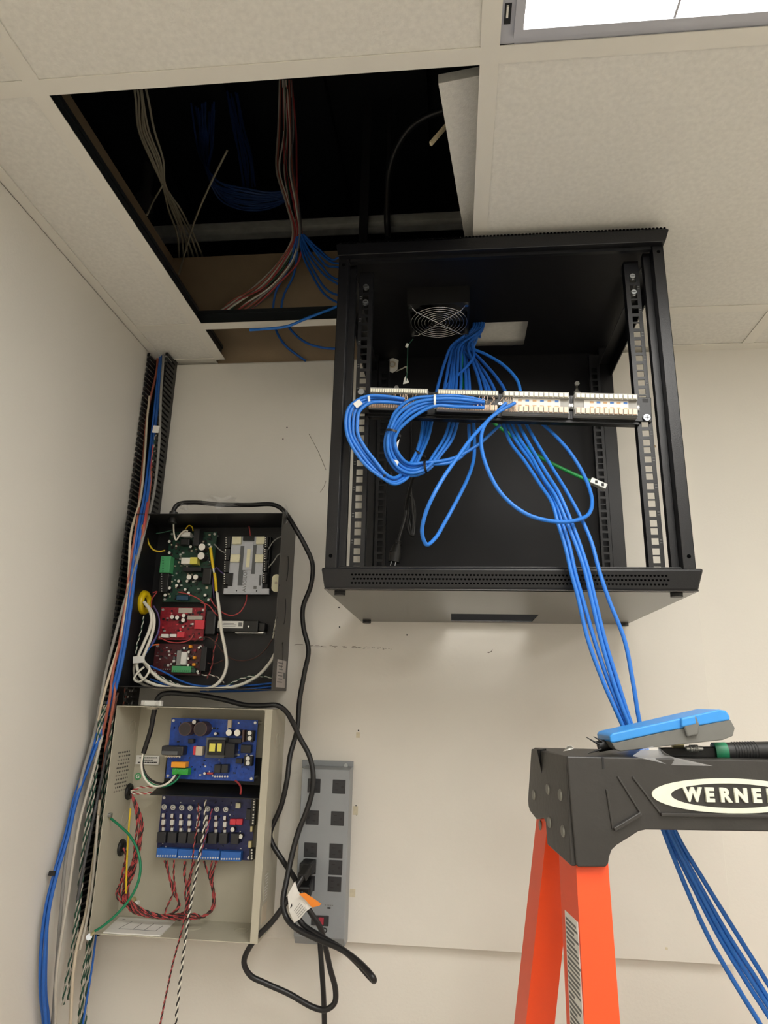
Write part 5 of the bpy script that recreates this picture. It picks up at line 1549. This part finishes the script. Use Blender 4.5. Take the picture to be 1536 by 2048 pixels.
tie(at(838, 906, -0.375), Vector((1, -0.4, 1.3)), 0.0095, BLKW, 'black cable tie on the left loop below the first block')
tie(at(852, 934, -0.396), Vector((1, -0.2, 0.1)), 0.0105, BLKW, 'black cable tie where the middle loop bundle gathers')
tie(at(785, 865, -0.437), Vector((0.25, 0, 1)), 0.0110, BLKW, 'black cable tie on the rising side of the middle loop')
tie(at(772, 955, -0.426), Vector((1, -0.2, -0.6)), 0.0098, BLKW, 'black cable tie at the bottom of the left loop')
tie(at(870, 803, -0.442), Vector((1, 0, 0)), 0.0112, WHITEP, 'white cable tie at the left end of the second punch block')
tie(at(739, 800, -0.435), Vector((1, 0, 0.1)), 0.0088, WHITEP, 'white cable tie at the left end of the first punch block')
o = MB().bar(at(710, 812, -0.446), at(722, 803, -0.446), 0.002, 0.010).build('cable_flag', PAPER)
tag(o, 'white numbered flag on the left loop', 'label')
for (poly, lb) in [([(787, 880), (793, 886), (799, 878), (796, 893), (797, 908), (792, 898), (788, 902)], 'ragged white paper flag on the middle loop'), ([(788, 916), (798, 924), (794, 932), (787, 926)], 'small white paper flag low on the middle loop')]:
    P = [at(x, y, -0.425) for x, y in poly]
    tag(MB().prism([(v.x, v.z) for v in P], 'y', -0.4255, -0.425).build('paper_flag', PAPER), lb, 'label')
# stripped conductor fans on the blocks
m = MB()
rs = random.Random(21)
for (xa, xb, ys, n) in [(750, 845, (786, 818), 30), (880, 990, (790, 822), 36), (1006, 1036, (792, 826), 14)]:
    for i in range(n):
        x = xa + (xb - xa) * i / n
        up = rs.random() < 0.5
        m.tube([at(x + rs.uniform(-8, 8), 804, -0.420), at(x + rs.uniform(-3, 3), 804 + (-6 if up else 7), -0.425), at(x, ys[0] + 3 if up else ys[1] - 2, -0.4185)], 0.0005, 4)
o = m.build('conductor_fan', mat('conductor_mix', '#d8bda6', 0.5, var=0.35, vscale=300))
tag(o, 'fine coloured conductors fanned out over the punch blocks', 'wires', kind='stuff')
# fan lead, adhesive tie mount and its wire
fl = thing('fan_lead', at(822, 690, -0.2), 'thin green fan lead hanging from the fan corner', 'wire')
wirepart('lead', [(826, 678, -0.19), (817, 690, -0.195), (815, 715, -0.20), (814, 745, -0.20), (812, 762, -0.20)], 0.0011, DGRNW, fl)
cyl('connector', at(815, 688, -0.197), at(813, 694, -0.197), 0.003, WHITEP, fl, 10)
MB().prism([(v.x, v.z) for v in [at(x, y, -0.2) for x, y in [(811, 752), (815, 758), (818, 764), (814, 766), (806, 768), (808, 758)]]], 'y', -0.2, -0.198).build('lead_flag', WHITEP, fl)
tm = thing('tie_mount', at(785, 732, -0.03), 'white hexagonal stick-on tie mount on the rack back panel', 'tie mount')
P = [at(x, y, -0.014) for x, y in [(775, 722), (785, 715), (797, 720), (795, 738), (785, 745), (772, 739)]]
MB().prism([(v.x, v.z) for v in P], 'y', -0.014, -0.0105).build('plate', WHITEP, tm, 0.0008)
MB().ring((sum((v.x for v in P)) / 6, -0.016, sum((v.z for v in P)) / 6), (0, 1, 0), 0.007, 0.002, 18, 6).build('loop', BEIGEC, tm)
cable('white_wire', [(792, 743, -0.02), (803, 738, -0.08), (813, 734, -0.15), (814, 745, -0.19)], 0.0014, WHITEC, 'short white wire from the tie mount to the fan lead', 'wire', n=6)
# coiled black supply lead and barrel plug near the rack floor
bl = thing('supply_lead', at(788, 1125, -0.12), 'black coiled supply lead with a plug hanging inside the rack', 'power lead')
wirepart('coil', [(828, 950, -0.20), (818, 985, -0.16), (812, 1020, -0.12), (816, 1055, -0.10), (822, 1070, -0.10), (826, 1050, -0.10), (824, 1010, -0.11), (820, 975, -0.12), (816, 1000, -0.11), (818, 1040, -0.10), (826, 1072, -0.10), (829, 1040, -0.10), (826, 1000, -0.11), (816, 990, -0.12), (811, 1030, -0.12), (803, 1060, -0.12), (797, 1080, -0.12)], 0.0032, CORD, bl, n=8)
MB().cyl(at(797, 1080, -0.12), at(795, 1092, -0.12), 0.0055, 14).ring(at(796.5, 1083, -0.12), (0.1, 0, 1), 0.0055, 0.0012, 16, 5).ring(at(796, 1087, -0.12), (0.1, 0, 1), 0.0055, 0.0012, 16, 5).build('strain_relief', BLACKP, bl)
MB().cyl(at(795, 1091, -0.12), at(791, 1106, -0.12), 0.0085, 14, 0.0125).cyl(at(791, 1106, -0.12), at(788, 1124, -0.12), 0.0125, 14, 0.0115).build('plug', BLACKP, bl)
for dx in (-5, 4):
    MB().bar(at(788 + dx, 1123, -0.125), at(786 + dx, 1131, -0.125), 0.003, 0.0015).build('prong', CHROME, bl)
# adapter cord on the back panel
cable('black_cable', [(822, 845, -0.02), (822, 900, -0.02), (820, 935, -0.03), (828, 950, -0.15)], 0.0022, CORD, 'thin black cable down the rack back panel', 'cable', n=6)

# ------------------------------------------------------------------ cables in the corner duct and down the left wall
def lpath(pts, X0, ymax):
    out = []
    for (px, py) in pts:
        p = atx(px, py, X0)
        # the run bulges out past the front edges of the two enclosures
        ym = ymax if py < 930 else min(ymax, -0.132 * min(1, (py - 930) / 100)) if py < 1400 else min(ymax, -0.132 + (py - 1400) / 150 * 0.07) if py < 1550 else ymax
        if p.y > ym: p = at(px, py, ym)
        out.append(p)
    return out


BL = [(318, 736), (309, 820), (299, 908), (288, 996), (276, 1060), (266, 1130), (255, 1220), (243, 1299), (226, 1375), (197, 1461), (170, 1536), (150, 1592), (130, 1673), (108, 1748), (91, 1820), (82, 1902), (81, 1983), (88, 2060)]
for i, lb in enumerate(['outermost blue cable hanging down the left wall', 'second blue cable hanging down the left wall']):
    pts = [(x + (0, 6)[i] + (4 if i and y > 1850 else 0), y) for x, y in BL]
    cable('blue_cable', [(322 + i, 706, -0.02)] + lpath(pts, 0.012 + 0.004 * i, -0.03), 0.0031, BLUED, lb, n=8)
cable('blue_cable', [(324, 706, -0.02)] + lpath([(321, 740), (313, 830), (304, 910), (294, 998), (283, 1062), (271, 1140), (258, 1230), (248, 1300), (232, 1375), (204, 1461), (176, 1536), (155, 1592), (136, 1673), (114, 1748), (98, 1820), (90, 1902), (87, 1983), (92, 2060)], 0.02, -0.035), 0.0031, BLUED, 'third blue cable, innermost of those down the left wall', n=8)
cable('grey_cable', [(327, 706, -0.02)] + lpath([(326, 730), (322, 785), (318, 891), (309, 979), (288, 1067), (267, 1147), (246, 1214), (225, 1292), (211, 1348), (202, 1397), (188, 1470), (166, 1545), (144, 1641), (131, 1722), (122, 1820), (113, 1934), (104, 2060)], 0.018, -0.058), 0.0031, GREYC, 'smooth grey cable crossing over the duct and down the left wall', n=8)
cable('grey_cable', lpath([(205, 1470), (186, 1545), (160, 1640), (146, 1722), (135, 1800), (122, 1880), (112, 1960), (110, 2060)], 0.03, -0.062), 0.0027, LGREYC, 'second, paler grey cable down the left wall', n=8)
cable('brick_cable', [(316, 706, -0.015)] + lpath([(313, 743), (300, 800), (293, 838), (288, 900), (281, 979), (272, 1060), (262, 1120), (250, 1215), (238, 1290), (226, 1345), (219, 1400), (205, 1470)], 0.008, -0.022), 0.0028, BRICKC, 'brick-red cable along the left side of the duct', n=8)
cable('brick_cable', lpath([(305, 920), (299, 985), (290, 1050), (275, 1110), (262, 1180), (250, 1250), (240, 1310), (232, 1360), (228, 1400), (214, 1480), (205, 1540)], 0.02, -0.045), 0.0026, BRICKC, 'brick-red cable beside the black enclosure', n=8)
cable('red_cable', lpath([(307, 890), (303, 930), (298, 975), (290, 1040), (282, 1080)], 0.03, -0.05), 0.0024, REDC, 'bright red cable leaving the duct above the black enclosure', n=8)
cable('beige_cable', lpath([(299, 792), (294, 840), (290, 905), (281, 996), (262, 1067), (258, 1137), (254, 1200), (240, 1280), (222, 1340), (205, 1400), (196, 1440)], 0.01, -0.04), 0.0026, BEIGEC, 'beige cable along the left edge of the duct', n=8)
cable('yellow_cable', lpath([(286, 1050), (281, 1080), (274, 1108), (265, 1128)], 0.03, -0.06), 0.0022, YELC, 'yellow wire passing behind the grey cable beside the black enclosure', n=8)
cable('braided_cable', lpath([(232, 1390), (225, 1413), (215, 1494), (199, 1576), (186, 1641), (176, 1690), (166, 1739), (155, 1800)], 0.035, -0.06), 0.0030, DGREYC, 'dark grey braided cable left of the cream enclosure', n=8)
cable('beige_cable', lpath([(200, 1600), (195, 1650), (190, 1700), (182, 1755), (172, 1825), (156, 1885), (146, 1950), (140, 2060)], 0.04, -0.06), 0.0030, BEIGEC, 'thick beige cable left of the cream enclosure', n=8)
cable('beige_cable', lpath([(196, 1630), (192, 1690), (188, 1740), (181, 1800), (172, 1850), (160, 1900)], 0.05, -0.07), 0.0024, LGREYC, 'pale cable beside the thick beige cable', n=8)
cable('blue_cable', lpath([(192, 1870), (186, 1920), (179, 1967), (170, 2020), (164, 2060)], 0.05, -0.05), 0.0020, BLUED, 'thin blue cable below the cream enclosure corner', n=8)
cable('brown_cable', lpath([(236, 1385), (226, 1430), (214, 1500), (205, 1560), (198, 1610), (205, 1650)], 0.03, -0.05), 0.0022, BRNW, 'dark brown cable left of the cream enclosure', n=8)
GP = 'green-white twisted pairs hanging left of the cream enclosure'
tp = [[(210, 1410), (199, 1445), (189, 1527), (181, 1592), (173, 1641), (163, 1722), (153, 1820), (143, 1902), (130, 1975), (126, 2010)],
      [(214, 1410), (203, 1450), (193, 1540), (186, 1600), (177, 1655), (168, 1730), (158, 1820), (150, 1900), (140, 1960), (137, 2000)],
      [(222, 1430), (212, 1500), (204, 1580), (199, 1660), (194, 1740), (186, 1810), (176, 1880), (168, 1960), (162, 2060)],
      [(226, 1425), (218, 1500), (210, 1580), (202, 1670), (197, 1750), (190, 1830), (181, 1900), (174, 1970), (170, 2060)],
      [(188, 1850), (178, 1900), (170, 1950), (160, 2010), (157, 2060)], [(182, 1860), (172, 1910), (165, 1960), (160, 2060)]]
for i, pts in enumerate(tp):
    twisted('twisted_pair', lpath(pts, 0.025 + 0.004 * i, -0.062), 0.0015, LGREYC, DGRNW, ORD[i] + ' green-white twisted pair from the left, hanging beside the cream enclosure', 'wire', GP, pitch=0.026)
GB2 = 'dark pairs in the duct between the two enclosures'
for i, x in enumerate((250, 257, 264)):
    twisted('twisted_pair', [(x + 2, 1372, -0.03), (x - 3, 1420, -0.03), (x - 12, 1500, -0.03)], 0.0016, [BRICKC, LGREYC, GREYC][i], BLKW, ['brick-red and black pair in the duct between the enclosures', 'light grey and black pair in the duct between the enclosures', 'mid grey and black pair in the duct between the enclosures'][i], 'wire', GB2, pitch=0.03)
o = MB().bar(at(306, 858, -0.062), at(318, 859, -0.062), 0.002, 0.017).build('cable_flag', PAPER)
tag(o, 'white wrap label on the cables in the duct', 'label')
twisted('twisted_pair', [(312, 868, -0.05), (309, 900, -0.05), (306, 925, -0.05)], 0.0018, DGRNW, LGREYC, 'dark green pair below the white wrap label in the duct', pitch=0.02)
o = MB().bar(lpath([(104, 1752)], 0.012, -0.03)[0], lpath([(107, 1742)], 0.012, -0.03)[0], 0.012, 0.0075).build('tape_band', BLKW)
tag(o, 'small black tape band on the blue cables', 'tape')

# ------------------------------------------------------------------ cables above the ceiling
rs_ = random.Random(77)
GA = 'grey cables hanging in the open ceiling bay'
for i in range(6):
    d = (i - 2.5)
    j = lambda q: rs_.uniform(-q, q)
    pts = [atz(262 + i * 5 + j(4), 150, 3.04), atz(272 + i * 4 + j(4), 190, 3.0), atz(292 + d * 5 + j(4), 260, 2.97), atz(312 + d * 5 + j(4), 320, 2.94), atz(327 + d * 1.2, 368, 2.92), atz(350 + d * 4 + j(4), 420, 2.93), atz(370 + d * 6 + j(3), 470, 2.94), atz(380 + d * 9, 506, 2.93), at(384 + d * 10, 530, 0.14)]
    cable('grey_cable', pts, 0.0027, PLENG, ORD[i] + ' grey cable from the left of the bundle in the open ceiling bay', 'cable', GA, n=6)
cable('grey_cable', [atz(455, 300, 2.98), atz(420, 370, 2.95), atz(390, 440, 2.92), atz(370, 505, 2.90), atz(358, 548, 2.80)], 0.0025, PLENG, 'single dark cable slanting down across the grey bundle', n=6)
cable('cable_tail', [atz(327, 368, 2.92), atz(308, 400, 2.88), atz(294, 430, 2.80)], 0.0022, PLENG, 'tie wire pulling the grey bundle to the left', 'wire', n=6)
GC = 'shade-tinted blue cables coiled above the ceiling'
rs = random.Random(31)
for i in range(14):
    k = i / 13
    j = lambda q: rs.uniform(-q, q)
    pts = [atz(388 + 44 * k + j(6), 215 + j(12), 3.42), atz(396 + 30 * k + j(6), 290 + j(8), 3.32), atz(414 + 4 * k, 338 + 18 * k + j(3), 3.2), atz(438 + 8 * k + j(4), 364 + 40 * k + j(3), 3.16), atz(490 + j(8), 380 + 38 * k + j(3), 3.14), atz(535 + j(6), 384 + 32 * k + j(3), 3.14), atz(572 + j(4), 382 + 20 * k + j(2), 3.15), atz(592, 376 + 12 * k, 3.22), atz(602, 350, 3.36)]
    cable('network_cable', pts, 0.003, BLUESHD, ORD[i] + ' shade-tinted blue cable from the top of the coil above the ceiling opening', 'network cable', GC, n=6)
GE = 'shade-tinted blue cables dropping to the coil above the ceiling'
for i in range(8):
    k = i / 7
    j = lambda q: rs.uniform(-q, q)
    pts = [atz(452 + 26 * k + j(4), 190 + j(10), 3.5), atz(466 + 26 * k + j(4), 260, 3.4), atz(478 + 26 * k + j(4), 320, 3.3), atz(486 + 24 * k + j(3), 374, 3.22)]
    cable('network_cable', pts, 0.003, BLUESHD, ORD[i] + ' shade-tinted blue cable from the left dropping from the deck to the coil', 'network cable', GE, n=6)
GF = 'mixed cables fanning down the upper wall in the ceiling opening'
knot = at(594, 472, -0.06)
fan_m = [LGREYC, BRICKC, WHITEC, REDC, LGREYC, DGRNW, REDC, WHITEC, BRICKC, GREYC, DGREYC, REDC]
fan_n = ['light grey', 'brick-red', 'white', 'red', 'light grey', 'dark green', 'red', 'white', 'brick-red', 'mid grey', 'charcoal', 'red']
for i in range(12):
    d = (i - 5.5)
    j = lambda q: rs.uniform(-q, q)
    pts = [atz(572 + d * 2.2 + j(4), 160, 3.3), atz(574 + d * 2.6 + j(5), 260, 3.2), atz(574 + d * 3 + j(5), 340, 3.08), atz(585 + d * 2.6 + j(4), 410, 2.98), knot + Vector((d * 0.002, 0.003 * (i % 3), 0)), at(577 + d * 3.2 + j(3), 522 + j(3), -0.035 - 0.006 * (i % 2)), at(535 + d * 4.4 + j(6), 570 + j(4), -0.02 - 0.006 * (i % 2)), at(487 + d * 6.0 + j(7), 606 + j(4), -0.008), at(452 + d * 5.4 + j(5), 632, 0.002), at(430 + d * 5.4, 650, 0.006)]
    cable('mixed_cable', pts, 0.0024, fan_m[i], fan_n[i] + ' cable, ' + ORD[i] + ' from the left of those fanning down from the ceiling knot', 'cable', GF, n=6)
GH = 'blue cables fanning right from the knot to the rack'
for i in range(7):
    k = i / 6
    j = lambda q: rs.uniform(-q, q)
    pts = [knot + Vector((0.006 + 0.0015 * i, 0.002 * (i % 3), 0.004)), at(606 + 5 * i + j(3), 508 - 2 * i, -0.05), at(624 + 7 * i + j(4), 548 - 5 * i + j(4), -0.05), at(652 + 5 * i, 592 - 14 * i + j(6), -0.06), at(700 + 5 * i, 612 - 16 * i, -0.08), Vector((0.72, -0.10, 2.64 + 0.006 * i)), Vector((0.775, -0.11, 2.64)), Vector((0.78, -0.12, 2.57))]
    cable('network_cable', pts, 0.0028, BLUED, ORD[i] + ' blue cable from below fanning right from the ceiling knot to the rack', 'network cable', GH, n=6)
for i, (pts, lb) in enumerate([
    ([knot + Vector((0, 0, -0.002)), at(575, 540, -0.03), at(553, 580, -0.02), at(546, 625, -0.005), at(552, 660, -0.002), at(570, 690, -0.001), at(600, 714, 0.006), at(612, 722, 0.012)], 'dark blue cable slipping down behind the ceiling edge on the left'),
    ([knot + Vector((0.003, 0, -0.002)), at(588, 548, -0.03), at(568, 590, -0.02), at(563, 625, -0.012), at(578, 655, -0.012), at(610, 684, -0.014), at(650, 696, -0.02), at(700, 697, -0.03)], 'dark blue cable curving behind the ceiling edge to the rack')]):
    cable('network_cable', pts, 0.003, BLUED, lb, 'network cable', None, n=6)
cable('network_cable', [at(500, 660, -0.15), at(540, 657, -0.165), at(576, 652, -0.172), at(615, 636, -0.168), at(655, 621, -0.16), at(700, 606, -0.15), Vector((0.70, -0.12, 2.63)), Vector((0.77, -0.11, 2.62))], 0.003, BLUEC, 'bright blue cable lying across the ceiling tee beside the rack', 'network cable', None, n=8)
cable('flexible_conduit', [atz(905, 215, 3.05), atz(850, 235, 3.05), atz(815, 262, 3.04), atz(790, 305, 3.02), atz(778, 350, 3.0), atz(775, 400, 2.98), atz(774, 440, 2.96), atz(776, 475, 2.92)], 0.008, HEAT, 'black flexible conduit arching above the ceiling opening', 'conduit', None, n=12)

# clear tape wound round the cord above the black enclosure
rs = random.Random(9)
for ci, (cxp, cyp, rx, ry, n, lb) in enumerate([(440, 1004, 52, 14, 26, 'crumpled clear tape on the cord above the black enclosure'), (571, 1030, 9, 20, 12, 'clear tape scrap at the top right corner of the black enclosure'), (368, 1014, 12, 8, 10, 'clear tape scrap by the cord gland')]):
    P = []
    for i in range(n):
        a = 2 * math.pi * i / n
        r_ = rs.uniform(0.55, 1.1)
        P.append(at(cxp + rx * r_ * math.cos(a), cyp + ry * r_ * math.sin(a), -0.085 + rs.uniform(-0.012, 0.012)))
    c = at(cxp, cyp, -0.088)
    mb = MB()
    off = Vector((0, 0.0003, 0.0001))
    mb.add(P + [c] + [v + off for v in P] + [c + off], [(i, (i + 1) % n, n) for i in range(n)] + [(n + 1 + i, 2 * n + 1, n + 1 + (i + 1) % n) for i in range(n)] + [(i, n + 1 + i, n + 1 + (i + 1) % n, (i + 1) % n) for i in range(n)])
    tag(mb.build('clear_tape', CLEAR), lb, 'tape')
